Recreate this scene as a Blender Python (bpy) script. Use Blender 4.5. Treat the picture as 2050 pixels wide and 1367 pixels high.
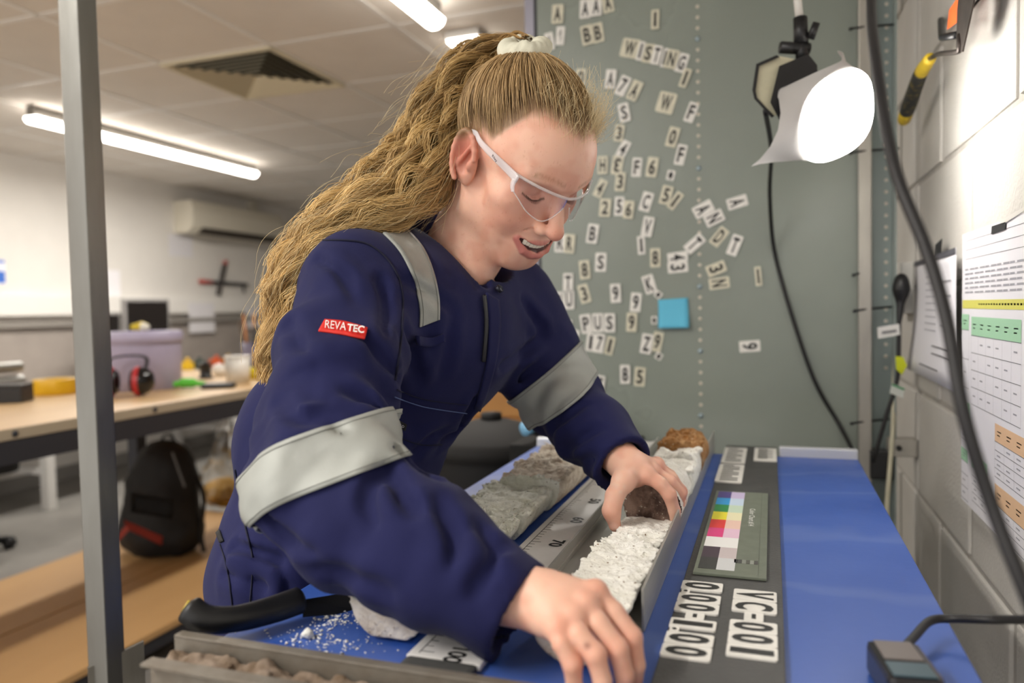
import bpy, bmesh, math, random
import numpy as np
from mathutils import Vector, Matrix
for o in list(bpy.data.objects): bpy.data.objects.remove(o)
S = bpy.context.scene
COL = S.collection
PI = math.pi
# ---------------------------------------------------------------- camera
FP = 1500.0; CX, CY = 1025.0, 683.5; CAMH = 1.2
_yaw = math.atan2(520, FP); _pit = math.atan2(65, FP); _rol = -0.0206
FW = np.array([-math.sin(_yaw)*math.cos(_pit), math.cos(_yaw)*math.cos(_pit), -math.sin(_pit)])
_r0 = np.cross(FW, [0, 0, 1]); _r0 /= np.linalg.norm(_r0); _u0 = np.cross(_r0, FW)
RT = math.cos(_rol)*_r0 + math.sin(_rol)*_u0
UP = -math.sin(_rol)*_r0 + math.cos(_rol)*_u0
CAM = np.array([0, 0, CAMH]); BK = -FW
def ray(x, y): return FW + RT*(x-CX)/FP - UP*(y-CY)/FP
def at(x, y, d): return CAM + ray(x, y)*d            # a point at real depth d along the line of sight
def onz(x, y, z): q = ray(x, y); return CAM + q*(z-CAMH)/q[2]
def onx(x, y, X): q = ray(x, y); return CAM + q*X/q[0]
def ony(x, y, Y): q = ray(x, y); return CAM + q*Y/q[1]
cd = bpy.data.cameras.new('camera'); cam = bpy.data.objects.new('camera', cd); COL.objects.link(cam)
cd.sensor_width = 36; cd.lens = 36*FP/2050; cd.clip_start = 0.02
cam.matrix_world = Matrix(((RT[0], UP[0], -FW[0], 0), (RT[1], UP[1], -FW[1], 0), (RT[2], UP[2], -FW[2], CAMH), (0, 0, 0, 1)))
cd.dof.use_dof = True; cd.dof.focus_distance = 0.86; cd.dof.aperture_fstop = 3.0
S.camera = cam
# ---------------------------------------------------------------- light, exposure
W = bpy.data.worlds.new('world'); S.world = W; W.use_nodes = True
W.node_tree.nodes['Background'].inputs[0].default_value = (1.0, 0.96, 0.92, 1)
W.node_tree.nodes['Background'].inputs[1].default_value = 0.8
S.cycles.use_light_tree = False; S.cycles.max_bounces = 6; S.cycles.diffuse_bounces = 3; S.cycles.glossy_bounces = 3; S.cycles.transparent_max_bounces = 8; S.cycles.caustics_reflective = False; S.cycles.caustics_refractive = False; S.cycles.adaptive_threshold = 0.02
S.view_settings.view_transform = 'Standard'; S.view_settings.look = 'None'
S.view_settings.exposure = 0.85; S.view_settings.gamma = 1.0; S.view_settings.use_curve_mapping = False
def area_light(name, loc, direction, sx, sy, power, color=(1, 1, 1), parent=None):
    l = bpy.data.lights.new(name, 'AREA'); l.shape = 'RECTANGLE'; l.size = sx; l.size_y = sy; l.energy = power; l.color = color
    o = bpy.data.objects.new(name, l); COL.objects.link(o)
    o.rotation_euler = Vector(direction).to_track_quat('-Z', 'Y').to_euler(); o.location = loc
    if parent: o.parent = parent
    return o
# ---------------------------------------------------------------- materials
def lin(c):
    if isinstance(c, str): c = [int(c[i:i+2], 16) for i in (0, 2, 4)]
    return tuple(((v/255/12.92) if v/255 <= 0.04045 else ((v/255+0.055)/1.055)**2.4) for v in c)
MATS = {}
def mat(name, col, rough=0.5, metal=0.0, bump=0.0, bscale=200.0, var=0.0, vscale=8.0, col2=None, spec=0.5, emit=None, estr=0.0,
        alpha=1.0, trans=0.0, stretch=(1, 1, 1), attr=None, sss=0.0, rvar=0.0, sheen=0.0, detail=4.0, lo=0.35, hi=0.65):
    if name in MATS: return MATS[name]
    m = bpy.data.materials.new(name); m.use_nodes = True; MATS[name] = m
    nt = m.node_tree; N = nt.nodes; L = nt.links; b = N['Principled BSDF']
    c = lin(col) + (1,)
    b.inputs['Base Color'].default_value = c; b.inputs['Roughness'].default_value = rough; b.inputs['Metallic'].default_value = metal
    b.inputs['Specular IOR Level'].default_value = spec; b.inputs['Alpha'].default_value = alpha
    b.inputs['Transmission Weight'].default_value = trans
    if sheen: b.inputs['Sheen Weight'].default_value = sheen
    if sss:
        b.inputs['Subsurface Weight'].default_value = sss; b.inputs['Subsurface Radius'].default_value = (0.01, 0.004, 0.002)
        b.inputs['Subsurface Scale'].default_value = 0.6
    if emit is not None:
        b.inputs['Emission Color'].default_value = lin(emit) + (1,); b.inputs['Emission Strength'].default_value = estr
    src = None
    if attr:
        a = N.new('ShaderNodeAttribute'); a.attribute_name = attr; src = a.outputs['Color']; L.new(src, b.inputs['Base Color'])
    tc = mp = None
    if var or bump or rvar:
        tc = N.new('ShaderNodeTexCoord'); mp = N.new('ShaderNodeMapping'); mp.inputs['Scale'].default_value = stretch
        L.new(tc.outputs['Object'], mp.inputs['Vector'])
    if var or rvar:
        n = N.new('ShaderNodeTexNoise'); n.inputs['Scale'].default_value = vscale; n.inputs['Detail'].default_value = detail; n.inputs['Roughness'].default_value = 0.6
        L.new(mp.outputs[0], n.inputs['Vector'])
        r = N.new('ShaderNodeMapRange'); r.inputs['From Min'].default_value = lo; r.inputs['From Max'].default_value = hi
        L.new(n.outputs['Fac'], r.inputs['Value'])
        if var:
            mx = N.new('ShaderNodeMix'); mx.data_type = 'RGBA'
            c2 = lin(col2) + (1,) if col2 is not None else tuple(v*(1-var) for v in c[:3]) + (1,)
            if src is not None:
                mx.blend_type = 'MULTIPLY'; L.new(src, mx.inputs['A']); mx.inputs['B'].default_value = (1-var, 1-var, 1-var, 1)
            else:
                mx.inputs['A'].default_value = c; mx.inputs['B'].default_value = c2
            if col2 is not None and var < 1:
                ml = N.new('ShaderNodeMath'); ml.operation = 'MULTIPLY'; ml.inputs[1].default_value = var
                L.new(r.outputs[0], ml.inputs[0]); L.new(ml.outputs[0], mx.inputs['Factor'])
            else: L.new(r.outputs[0], mx.inputs['Factor'])
            L.new(mx.outputs['Result'], b.inputs['Base Color'])
        if rvar:
            r2 = N.new('ShaderNodeMapRange'); r2.inputs['From Min'].default_value = 0.3; r2.inputs['From Max'].default_value = 0.7
            r2.inputs['To Min'].default_value = rough; r2.inputs['To Max'].default_value = min(1, rough+rvar)
            L.new(n.outputs['Fac'], r2.inputs['Value']); L.new(r2.outputs[0], b.inputs['Roughness'])
    if bump:
        n2 = N.new('ShaderNodeTexNoise'); n2.inputs['Scale'].default_value = bscale; n2.inputs['Detail'].default_value = 5
        L.new(mp.outputs[0], n2.inputs['Vector'])
        bp = N.new('ShaderNodeBump'); bp.inputs['Strength'].default_value = min(1, bump); bp.inputs['Distance'].default_value = 0.002*max(1, bump)
        L.new(n2.outputs['Fac'], bp.inputs['Height']); L.new(bp.outputs[0], b.inputs['Normal'])
    return m
# ---------------------------------------------------------------- mesh helpers
def tag(o, label=None, cat=None, group=None, kind=None):
    if label: o['label'] = label
    if cat: o['category'] = cat
    if group: o['group'] = group
    if kind: o['kind'] = kind
    return o
def empty(name, loc=(0, 0, 0), label=None, cat=None, group=None, kind=None, rz=0.0):
    o = bpy.data.objects.new(name, None); COL.objects.link(o); o.location = loc; o.rotation_euler = (0, 0, rz); o.empty_display_size = 0.05
    return tag(o, label, cat, group, kind)
def mobj(name, me, parent=None, loc=None, M=None):
    o = bpy.data.objects.new(name, me); COL.objects.link(o)
    if parent: o.parent = parent
    if loc is not None: o.location = loc
    if M is not None: o.matrix_local = M
    return o
class MB:
    """collects shapes for ONE mesh"""
    def __init__(s): s.v = []; s.f = []; s.m = []; s.sm = []; s.mats = []; s.n = 0
    def mi(s, m):
        if m not in s.mats: s.mats.append(m)
        return s.mats.index(m)
    def add(s, V, F, m, smooth=False):
        k = s.n; i = s.mi(m)
        s.v.extend([tuple(map(float, p)) for p in V]); s.n += len(V)
        for f in F: s.f.append(tuple(int(a)+k for a in f)); s.m.append(i); s.sm.append(smooth)
        return s
    def box(s, lo, hi, m, bev=0.0, M=None):
        x0, y0, z0 = lo; x1, y1, z1 = hi
        if bev <= 0:
            V = [(x0, y0, z0), (x1, y0, z0), (x1, y1, z0), (x0, y1, z0), (x0, y0, z1), (x1, y0, z1), (x1, y1, z1), (x0, y1, z1)]
            F = [(0, 3, 2, 1), (4, 5, 6, 7), (0, 1, 5, 4), (1, 2, 6, 5), (2, 3, 7, 6), (3, 0, 4, 7)]
            sm = False
        else:
            bm = bmesh.new(); bmesh.ops.create_cube(bm, size=1)
            for v in bm.verts: v.co = Vector(((x0+x1)/2+v.co.x*(x1-x0), (y0+y1)/2+v.co.y*(y1-y0), (z0+z1)/2+v.co.z*(z1-z0)))
            bmesh.ops.bevel(bm, geom=bm.edges[:], offset=bev, segments=2, affect='EDGES', profile=0.6)
            bm.verts.index_update(); V = [v.co.copy() for v in bm.verts]; F = [[v.index for v in f.verts] for f in bm.faces]; bm.free(); sm = False
        if M is not None: V = [M @ Vector(p) for p in V]
        return s.add(V, F, m, sm)
    def tube(s, P, r, m, n=8, closed=False, caps=True, flat=1.0, up=None):
        V, F = tube_geo(P, r, n, closed, caps, flat, up); return s.add(V, F, m, True)
    def lathe(s, prof, m, n=24, M=None, smooth=True, arc=2*PI):
        full = abs(arc-2*PI) < 1e-6; k = n if full else n+1
        V = []; F = []
        for (r, z) in prof:
            for j in range(k): a = arc*j/n; V.append((r*math.cos(a), r*math.sin(a), z))
        for i in range(len(prof)-1):
            for j in range(n):
                a = i*k+j; b2 = i*k+(j+1) % k; F.append((a, b2, b2+k, a+k))
        if M is not None: V = [M @ Vector(p) for p in V]
        return s.add(V, F, m, smooth)
    def prism(s, poly, z0, z1, m, M=None, smooth=False):
        n = len(poly); V = [(x, y, z0) for x, y in poly]+[(x, y, z1) for x, y in poly]
        F = [tuple(range(n-1, -1, -1)), tuple(range(n, 2*n))]+[(i, (i+1) % n, (i+1) % n+n, i+n) for i in range(n)]
        if M is not None: V = [M @ Vector(p) for p in V]
        return s.add(V, F, m, smooth)
    def grid(s, G, m, smooth=True, thick=0.0, nrm=None, wrap=False):
        """G: (a,b,3) array of points -> sheet, optionally with a back side offset by -thick*nrm"""
        a, b, _ = G.shape; bb = b if wrap else b-1
        def q(o): return [(o+i*b+j, o+(i+1)*b+j, o+(i+1)*b+(j+1) % b, o+i*b+(j+1) % b) for i in range(a-1) for j in range(bb)]
        V = G.reshape(-1, 3); F = q(0)
        if thick:
            V = np.vstack([V, (G-thick*nrm).reshape(-1, 3)]); o = a*b
            F += [f[::-1] for f in q(o)]
            e = [(i, 0) for i in range(a)]; 
            def side(idx): return [(idx[k+1], idx[k], idx[k]+o, idx[k+1]+o) for k in range(len(idx)-1)]
            if not wrap: F += side([i*b for i in range(a)])+side([i*b+b-1 for i in range(a)][::-1])
            r0 = list(range(b)) + ([0] if wrap else []); r1 = [(a-1)*b+j for j in range(b)] + ([(a-1)*b] if wrap else [])
            F += side(r0[::-1])+side(r1)
        return s.add(V, F, m, smooth)
    def mesh(s, name='mesh'):
        me = bpy.data.meshes.new(name); me.from_pydata(s.v, [], s.f)
        for m in s.mats: me.materials.append(m)
        me.polygons.foreach_set('material_index', s.m); me.polygons.foreach_set('use_smooth', s.sm); me.update()
        return me
    def build(s, name, parent=None, loc=None, M=None):
        return mobj(name, s.mesh(name), parent, loc, M)
def frames(P, closed=False, up=None):
    P = np.asarray(P, float); n = len(P)
    T = np.zeros_like(P)
    for i in range(n):
        a = P[(i-1) % n] if (closed or i > 0) else P[i]; b = P[(i+1) % n] if (closed or i < n-1) else P[i]
        t = b-a; T[i] = t/(np.linalg.norm(t)+1e-12)
    ref = np.array(up if up is not None else ([0, 0, 1] if abs(T[0][2]) < 0.9 else [1, 0, 0]), float)
    A = np.zeros_like(P); B = np.zeros_like(P); a = ref
    for i in range(n):
        if up is not None: a = ref
        a = a-T[i]*(a@T[i]); a = a/(np.linalg.norm(a)+1e-12); A[i] = a; B[i] = np.cross(T[i], a)
    return T, A, B
def tube_geo(P, r, n=8, closed=False, caps=True, flat=1.0, up=None):
    P = np.asarray(P, float); k = len(P); T, A, B = frames(P, closed, up)
    r = np.broadcast_to(np.asarray(r, float), (k,))
    an = np.arange(n)*2*PI/n
    V = (P[:, None, :]+r[:, None, None]*(np.cos(an)[None, :, None]*A[:, None, :]*flat+np.sin(an)[None, :, None]*B[:, None, :])).reshape(-1, 3)
    F = []
    for i in range(k if closed else k-1):
        for j in range(n):
            a = i*n+j; b = i*n+(j+1) % n; c = ((i+1) % k)*n+(j+1) % n; d = ((i+1) % k)*n+j
            F.append((a, b, c, d))
    if caps and not closed: F += [tuple(range(n-1, -1, -1)), tuple(range((k-1)*n, k*n))]
    return V, F
def spline(P, n=40, closed=False):
    """Catmull-Rom through P"""
    P = np.asarray(P, float); m = len(P); out = []
    segs = m if closed else m-1
    for i in range(segs):
        if closed: p0, p1, p2, p3 = P[(i-1) % m], P[i], P[(i+1) % m], P[(i+2) % m]
        else: p0, p1, p2, p3 = P[max(i-1, 0)], P[i], P[i+1], P[min(i+2, m-1)]
        c = max(2, n//segs)
        for t in np.arange(c)/c: out.append(0.5*((2*p1)+(-p0+p2)*t+(2*p0-5*p1+4*p2-p3)*t*t+(-p0+3*p1-3*p2+p3)*t**3))
    if not closed: out.append(P[-1])
    return np.array(out)
def np_mesh(name, V, F, m, smooth=True, colors=None):
    me = bpy.data.meshes.new(name); V = np.asarray(V, np.float32); F = np.asarray(F, np.int32)
    me.vertices.add(len(V)); me.vertices.foreach_set('co', V.ravel())
    k = F.shape[1]; me.loops.add(F.size); me.loops.foreach_set('vertex_index', F.ravel())
    me.polygons.add(len(F)); me.polygons.foreach_set('loop_start', np.arange(len(F), dtype=np.int32)*k)
    me.polygons.foreach_set('use_smooth', np.full(len(F), smooth))
    me.materials.append(m); me.update(); me.validate()
    if colors is not None:
        a = me.color_attributes.new('Col', 'FLOAT_COLOR', 'POINT')
        c = np.ones((len(V), 4), np.float32); c[:, :3] = colors; a.data.foreach_set('color', c.ravel())
    return me
_tc = {}
def text_geo(s, bold=0.0):
    """outline of lettering as flat polygons, in a unit box"""
    key = (s, bold)
    if key in _tc: return _tc[key]
    c = bpy.data.curves.new('t', 'FONT'); c.body = s; c.size = 1; c.offset = bold; c.resolution_u = 3; c.fill_mode = 'FRONT'
    o = bpy.data.objects.new('t', c); COL.objects.link(o)
    dg = bpy.context.evaluated_depsgraph_get(); me = bpy.data.meshes.new_from_object(o.evaluated_get(dg))
    V = np.array([v.co[:] for v in me.vertices]).reshape(-1, 3); F = [tuple(p.vertices) for p in me.polygons]
    bpy.data.objects.remove(o); bpy.data.curves.remove(c); bpy.data.meshes.remove(me)
    lo = V.min(0); hi = V.max(0); asp = (hi[0]-lo[0])/(hi[1]-lo[1])
    V = (V-lo)/np.maximum(hi-lo, 1e-6); V[:, 2] = 0
    _tc[key] = (V, F, asp); return _tc[key]
def put_text(mb, s, O, U, Vv, w, h, m, bold=0.0, off=0.0006):
    """flat print of s centred on O, width w along U, height h along Vv"""
    V, F, asp = text_geo(s, bold); O, U, Vv = (np.asarray(q, float) for q in (O, U, Vv))
    U = U/np.linalg.norm(U); Vv = Vv/np.linalg.norm(Vv); N = np.cross(U, Vv)
    if w is None: w = h*asp
    if h is None: h = w/asp
    P = O+N*off+(V[:, :1]-0.5)*w*U+(V[:, 1:2]-0.5)*h*Vv
    mb.add(P, F, m)
def basis(O, X, Y):
    X = Vector(X).normalized(); Y = Vector(Y); Y = (Y-X*X.dot(Y)).normalized(); Z = X.cross(Y)
    return Matrix(((X[0], Y[0], Z[0], O[0]), (X[1], Y[1], Z[1], O[1]), (X[2], Y[2], Z[2], O[2]), (0, 0, 0, 1)))
# ---------------------------------------------------------------- implicit surfaces for soft bodies
def vnoise(P, scale, seed=0):
    q = np.asarray(P, np.float32)*scale; i = np.floor(q).astype(np.int64); f = q-i; f = f*f*(3-2*f)
    def h(ix, iy, iz):
        n = (ix*374761393+iy*668265263+iz*2147483647+seed*1274126177) & 0xffffffff
        n = ((n ^ (n >> 13))*1274126177) & 0xffffffff
        return ((n ^ (n >> 16)) & 0xffff).astype(np.float32)/65535.0
    r = 0
    for a in (0, 1):
        wx = f[..., 0] if a else 1-f[..., 0]
        for b in (0, 1):
            wy = f[..., 1] if b else 1-f[..., 1]
            for c in (0, 1):
                wz = f[..., 2] if c else 1-f[..., 2]
                r = r+wx*wy*wz*h(i[..., 0]+a, i[..., 1]+b, i[..., 2]+c)
    return r*2-1
def fbm(P, scale, oct=3, seed=0):
    r = 0; a = 1.0
    for k in range(oct): r = r+a*vnoise(P, scale*2**k, seed+k*17); a *= 0.5
    return r
class Field:
    def __init__(s, lo, hi, h):
        s.lo = np.array(lo, np.float32); s.h = h; s.n = np.ceil((np.array(hi)-s.lo)/h).astype(int)+1
        s.D = np.full(s.n, 0.08, np.float32)
    def pts(s, sl):
        ax = [s.lo[i]+s.h*np.arange(sl[i].start, sl[i].stop, dtype=np.float32) for i in range(3)]
        return np.stack(np.meshgrid(*ax, indexing='ij'), -1)
    def sub(s, lo, hi):
        a = np.clip(np.floor((np.asarray(lo)-s.lo)/s.h).astype(int), 0, s.n); b = np.clip(np.ceil((np.asarray(hi)-s.lo)/s.h).astype(int)+1, 0, s.n)
        return tuple(slice(int(i), int(j)) for i, j in zip(a, b))
    def op(s, fn, lo, hi, k, mode='u'):
        m = (0.010 if s.h < 0.002 else 0.03)+k; sl = s.sub(np.asarray(lo)-m, np.asarray(hi)+m)
        if any(q.stop-q.start < 1 for q in sl): return s
        d = fn(s.pts(sl)); D = s.D[sl]
        if mode == 'u':
            if k <= 0: s.D[sl] = np.minimum(D, d)
            else:
                hh = np.clip(0.5+0.5*(D-d)/k, 0, 1); s.D[sl] = D*(1-hh)+d*hh-k*hh*(1-hh)
        else:
            d = -d
            if k <= 0: s.D[sl] = np.maximum(D, d)
            else:
                hh = np.clip(0.5-0.5*(D-d)/k, 0, 1); s.D[sl] = D*(1-hh)+d*hh+k*hh*(1-hh)
        return s
    def ell(s, c, r, k=0.01, mode='u', R=None):
        c = np.asarray(c, np.float32); r = np.asarray(r, np.float32)*np.ones(3, np.float32); R = None if R is None else np.asarray(R, np.float32)
        def fn(P):
            q = P-c
            if R is not None: q = q@R           # columns of R = local axes
            k0 = np.linalg.norm(q/r, axis=-1); k1 = np.linalg.norm(q/(r*r), axis=-1)+1e-9
            return k0*(k0-1)/k1
        m = r.max(); return s.op(fn, c-m, c+m, k, mode)
    def cone(s, a, b, ra, rb, k=0.01, mode='u'):
        a = np.asarray(a, np.float32); b = np.asarray(b, np.float32); ba = b-a; L2 = float(ba@ba)+1e-12
        def fn(P):
            t = np.clip(((P-a)@ba)/L2, 0, 1)[..., None]
            return np.linalg.norm(P-a-t*ba, axis=-1)-(ra+(rb-ra)*t[..., 0])
        m = max(ra, rb); return s.op(fn, np.minimum(a, b)-m, np.maximum(a, b)+m, k, mode)
    def chain(s, P, R, k=0.01, mode='u'):
        for i in range(len(P)-1): s.cone(P[i], P[i+1], R[i], R[i+1], k, mode)
        return s
    def disp(s, fn, band=0.03):
        idx = np.nonzero(np.abs(s.D) < band); P = np.stack(idx, -1).astype(np.float32)*s.h+s.lo
        s.D[idx] += fn(P)
        return s
    def sample(s, P):
        q = (np.asarray(P)-s.lo)/s.h; q = np.clip(q, 0.001, s.n-1.001); i = q.astype(int); f = q-i; r = 0
        for a in (0, 1):
            for b in (0, 1):
                for c in (0, 1):
                    w = (f[..., 0] if a else 1-f[..., 0])*(f[..., 1] if b else 1-f[..., 1])*(f[..., 2] if c else 1-f[..., 2])
                    r = r+w*s.D[i[..., 0]+a, i[..., 1]+b, i[..., 2]+c]
        return r
    def grad(s, P):
        e = s.h*1.5; g = np.stack([s.sample(P+np.eye(3)[i]*e)-s.sample(P-np.eye(3)[i]*e) for i in range(3)], -1)
        return g/(np.linalg.norm(g, axis=-1, keepdims=True)+1e-9)
    def project(s, P, off=0.0, it=8):
        P = np.array(P, float)
        for _ in range(it): P = P-s.grad(P)*(s.sample(P)-off)[..., None]
        return P
    def mesh(s):
        D = s.D; nx, ny, nz = D.shape; I = D < 0
        c = [I[a:nx-1+a, b:ny-1+b, d:nz-1+d] for a in (0, 1) for b in (0, 1) for d in (0, 1)]
        al = c[0].copy(); an = c[0].copy()
        for q in c[1:]: al &= q; an |= q
        act = np.argwhere(an & ~al); idx = np.full((nx-1, ny-1, nz-1), -1, np.int32); idx[tuple(act.T)] = np.arange(len(act))
        cv = {}
        for a in (0, 1):
            for b in (0, 1):
                for d in (0, 1): cv[(a, b, d)] = D[act[:, 0]+a, act[:, 1]+b, act[:, 2]+d]
        acc = np.zeros((len(act), 3)); cnt = np.zeros(len(act))
        for ax in range(3):
            o = [q for q in range(3) if q != ax]
            for a in (0, 1):
                for b in (0, 1):
                    p = [0, 0, 0]; p[o[0]] = a; p[o[1]] = b; q = list(p); q[ax] = 1
                    u = cv[tuple(p)]; w = cv[tuple(q)]; m = (u < 0) != (w < 0)
                    t = np.where(m, u/np.where(m, u-w, 1), 0); pos = np.zeros((len(act), 3)); pos[:, o[0]] = a; pos[:, o[1]] = b; pos[:, ax] = t
                    acc[m] += pos[m]; cnt[m] += 1
        V = (act+acc/cnt[:, None])*s.h+s.lo
        F = []
        for ax in range(3):
            o = [(ax+1) % 3, (ax+2) % 3]
            sl0 = [slice(None)]*3; sl1 = [slice(None)]*3; sl0[ax] = slice(0, -1); sl1[ax] = slice(1, None)
            A = I[tuple(sl0)]; Bq = I[tuple(sl1)]; e = np.argwhere(A != Bq)
            ok = (e[:, o[0]] > 0) & (e[:, o[1]] > 0) & (e[:, o[0]] < D.shape[o[0]]-1) & (e[:, o[1]] < D.shape[o[1]]-1); e = e[ok]
            if len(e) == 0: continue
            ins = A[tuple(e.T)]
            def g(d0, d1):
                q = e.copy(); q[:, o[0]] += d0; q[:, o[1]] += d1; return idx[tuple(q.T)]
            Q = np.stack([g(-1, -1), g(0, -1), g(0, 0), g(-1, 0)], -1)
            Q[~ins] = Q[~ins][:, ::-1]; F.append(Q)
        return V, np.vstack(F)

# ================================================================ SETTING
CZ = 2.35                       # suspended ceiling
XL, XR, YB, YF = -5.0, 0.30, 8.0, -1.6
M_wall = mat('white_wall_paint', 'e6e2dc', rough=0.75, bump=0.15, bscale=60, var=0.06, vscale=3)
M_floor = mat('grey_vinyl_floor', '8a8782', rough=0.55, var=0.25, vscale=3, bump=0.1, bscale=80)
M_block = mat('painted_block', 'cfccc6', rough=0.7, bump=0.7, bscale=170, var=0.22, vscale=7, col2='a8a49d')
M_mortar = mat('painted_mortar', 'c2beb7', rough=0.85, bump=0.6, bscale=120, var=0.3, vscale=10)
M_tile = mat('ceiling_tile_face', 'e6e0d8', rough=0.9, bump=0.2, bscale=260, var=0.05, vscale=5)
M_tbar = mat('white_tbar', 'eceae6', rough=0.5)
M_sgl = mat('galvanised_sheet', 'a9a8a2', rough=0.4, metal=0.7, var=0.2, vscale=6)
def struct(name, mb): return tag(mb.build(name), kind='structure')
struct('floor', MB().box((XL-0.1, YF, -0.1), (XR+0.2, YB+0.1, 0), M_floor))
wl_ = struct('wall_left', MB().box((XL-0.12, YF, 0), (XL, YB+0.1, 2.6), M_wall))
struct('wall_back', MB().box((XL, YB, 0), (XR+0.2, YB+0.12, 2.6), M_wall))
struct('baseboard_left', MB().box((XL+0.001, YF, 0), (XL+0.02, YB, 0.10), mat('grey_skirting', '8d8a86', rough=0.6)))
# right wall: painted concrete blocks
wr = struct('wall_right', MB().box((XR+0.0015, YF, 0), (XR+0.15, YB, 2.6), M_mortar))
bl = 0.440; bh = 0.222
mb = MB().box((0, -bl/2+0.005, -bh/2+0.005), (0.01, bl/2-0.005, bh/2-0.005), M_block, 0.004); bme = mb.mesh('concrete_block')
for r in range(11):
    zc = 0.785-bh*3.5+bh*r+bh
    for c in range(-3, 7):
        yc = 0.9+(r % 2)*0.225+c*0.45
        if yc < -0.5 or yc > 2.4 or zc > 2.4: continue
        o = mobj('concrete_block', bme, wr); o.location = (XR-0.003+0.0012*math.sin(r*7.1+c*3.7), yc, zc)
        o.scale = (1, 1, 1)
# ceiling: tiles lying in a grid of T-bars
ce = struct('ceiling', MB().box((XL, YF, CZ+0.06), (XR+0.1, YB, CZ+0.10), M_wall))
t = 0.6; tme = MB().box((-0.297, -0.297, 0), (0.297, 0.297, 0.012), M_tile, 0.003).mesh('ceiling_tile')
gx = [-3.23+t*k for k in range(-3, 7)]; gy = [2.76+t*k for k in range(-7, 9)]
vent_c = (-3.23+t*1.5, 2.76+t*0.5)
led_c = (-1.20, 3.06)
for x in gx:
    for y in gy:
        cx_, cy_ = x+t/2, y+t/2
        if cx_ < XL-0.2 or cx_ > XR+0.1 or cy_ > YB or cy_ < YF: continue
        if abs(cx_-vent_c[0]) < 0.1 and abs(cy_-vent_c[1]) < 0.1: continue
        o = mobj('ceiling_tile', tme, ce); o.location = (cx_, cy_, CZ+0.004)
mx_ = MB().box((-0.012, YF, 0), (0.012, YB, 0.004), M_tbar).box((-0.002, YF, 0.004), (0.002, YB, 0.035), M_tbar).mesh('grid_bar')
my_ = MB().box((XL, -0.012, 0), (XR+0.05, 0.012, 0.0035), M_tbar).box((XL, -0.002, 0.0035), (XR+0.05, 0.002, 0.033), M_tbar).mesh('grid_bar')
for x in gx: o = mobj('grid_bar', mx_, ce); o.location = (x, 0, CZ)
for y in gy: o = mobj('grid_bar', my_, ce); o.location = (0, y, CZ)
# ceiling air diffuser
ve = empty('ceiling_vent', (vent_c[0], vent_c[1], CZ-0.012), 'square cream ceiling air vent with stepped louvres', 'vent')
M_vent = mat('cream_vent', 'd8cfb4', rough=0.5)
for i in range(7):
    a = 0.285-i*0.040; b = a-0.014; z0 = 0.0
    mb = MB(); V = [(-a, -a, z0), (a, -a, z0), (a, a, z0), (-a, a, z0), (-b, -b, z0+0.015), (b, -b, z0+0.015), (b, b, z0+0.015), (-b, b, z0+0.015)]
    mb.add(V, [(0, 4, 5, 1), (1, 5, 6, 2), (2, 6, 7, 3), (3, 7, 4, 0)], M_vent); mb.build('louvre', ve)
MB().box((-0.285, -0.285, 0.030), (0.285, 0.285, 0.034), mat('duct_shade', '0d0c0b', rough=0.9)).build('duct_shade_plate', ve)  # black plate paints in the shade seen between the louvres
fr = MB()
for s in (-1, 1): fr.box((-0.3, s*0.2925-0.0075, 0.0), (0.3, s*0.2925+0.0075, 0.012), M_vent).box((s*0.2925-0.0075, -0.285, 0.0), (s*0.2925+0.0075, 0.285, 0.012), M_vent)
fr.build('vent_frame', ve)
# batten lamps hanging under the grid
M_lit = mat('lit_diffuser', 'ffffff', rough=0.4, emit='fff6ea', estr=9.0)
def batten(x, y0, y1, label, power):
    b = empty('batten_lamp', (x, (y0+y1)/2, CZ-0.09), label, 'lamp', 'batten lamps under the ceiling'); L = (y1-y0)/2
    MB().box((-0.03, -L, 0.03), (0.03, L, 0.09), mat('grey_housing', '77736d', rough=0.6), 0.006).build('housing', b)
    pr = [(math.cos(a)*0.042, math.sin(a)*0.036) for a in np.linspace(-PI, 0, 9)]
    P = np.array([[(px, yy, pz+0.03) for px, pz in pr] for yy in np.linspace(-L, L, 3)]); mb = MB(); mb.grid(P, M_lit)
    mb.lathe([(0.0, 0.0)]+[(0.001, 0.0)], M_lit, 6); mb = MB(); mb.grid(P, M_lit)
    for s in (-1, 1): mb.add([(0, s*L, 0.03)]+[(px, s*L, pz+0.03) for px, pz in pr], [((0, i, i+1) if s > 0 else (0, i+1, i)) for i in range(1, 9)], M_lit)
    mb.build('diffuser', b)
    area_light('lamp_light', (0, 0, -0.02), (0, 0, -1), 0.10, 2*L*0.98, power, (1, 0.955, 0.89), b)
    return b
batten(-3.77, 3.02, 4.87, 'long lit batten lamp on the ceiling left of the air vent', 26)
batten(-1.19, 2.30, 2.62, 'short lit batten lamp at the top edge above the ponytail', 5)
batten(-1.19, -1.2, 0.3, 'added unseen batten lamp on the ceiling behind the viewer', 20)  # added out of view as room light, modelled on the visible batten
batten(-3.77, -0.8, 1.0, 'added unseen batten lamp on the ceiling over the near end of the workbench', 20)  # another unseen fixture, added to light the left of the room
# square panel lamp just above the ponytail
pl = empty('panel_lamp', (-1.20, 3.06, CZ-0.04), 'bright square ceiling lamp seen beside the ponytail', 'lamp')
MB().box((-0.075, -0.16, 0.012), (0.075, 0.16, 0.04), M_tbar, 0.004).build('housing', pl)
MB().box((-0.068, -0.15, 0.0), (0.068, 0.15, 0.0125), M_lit, 0.004).build('diffuser', pl)
area_light('lamp_light', (0, 0, -0.02), (0, 0, -1), 0.12, 0.28, 8, (1, 0.955, 0.89), pl)

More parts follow.
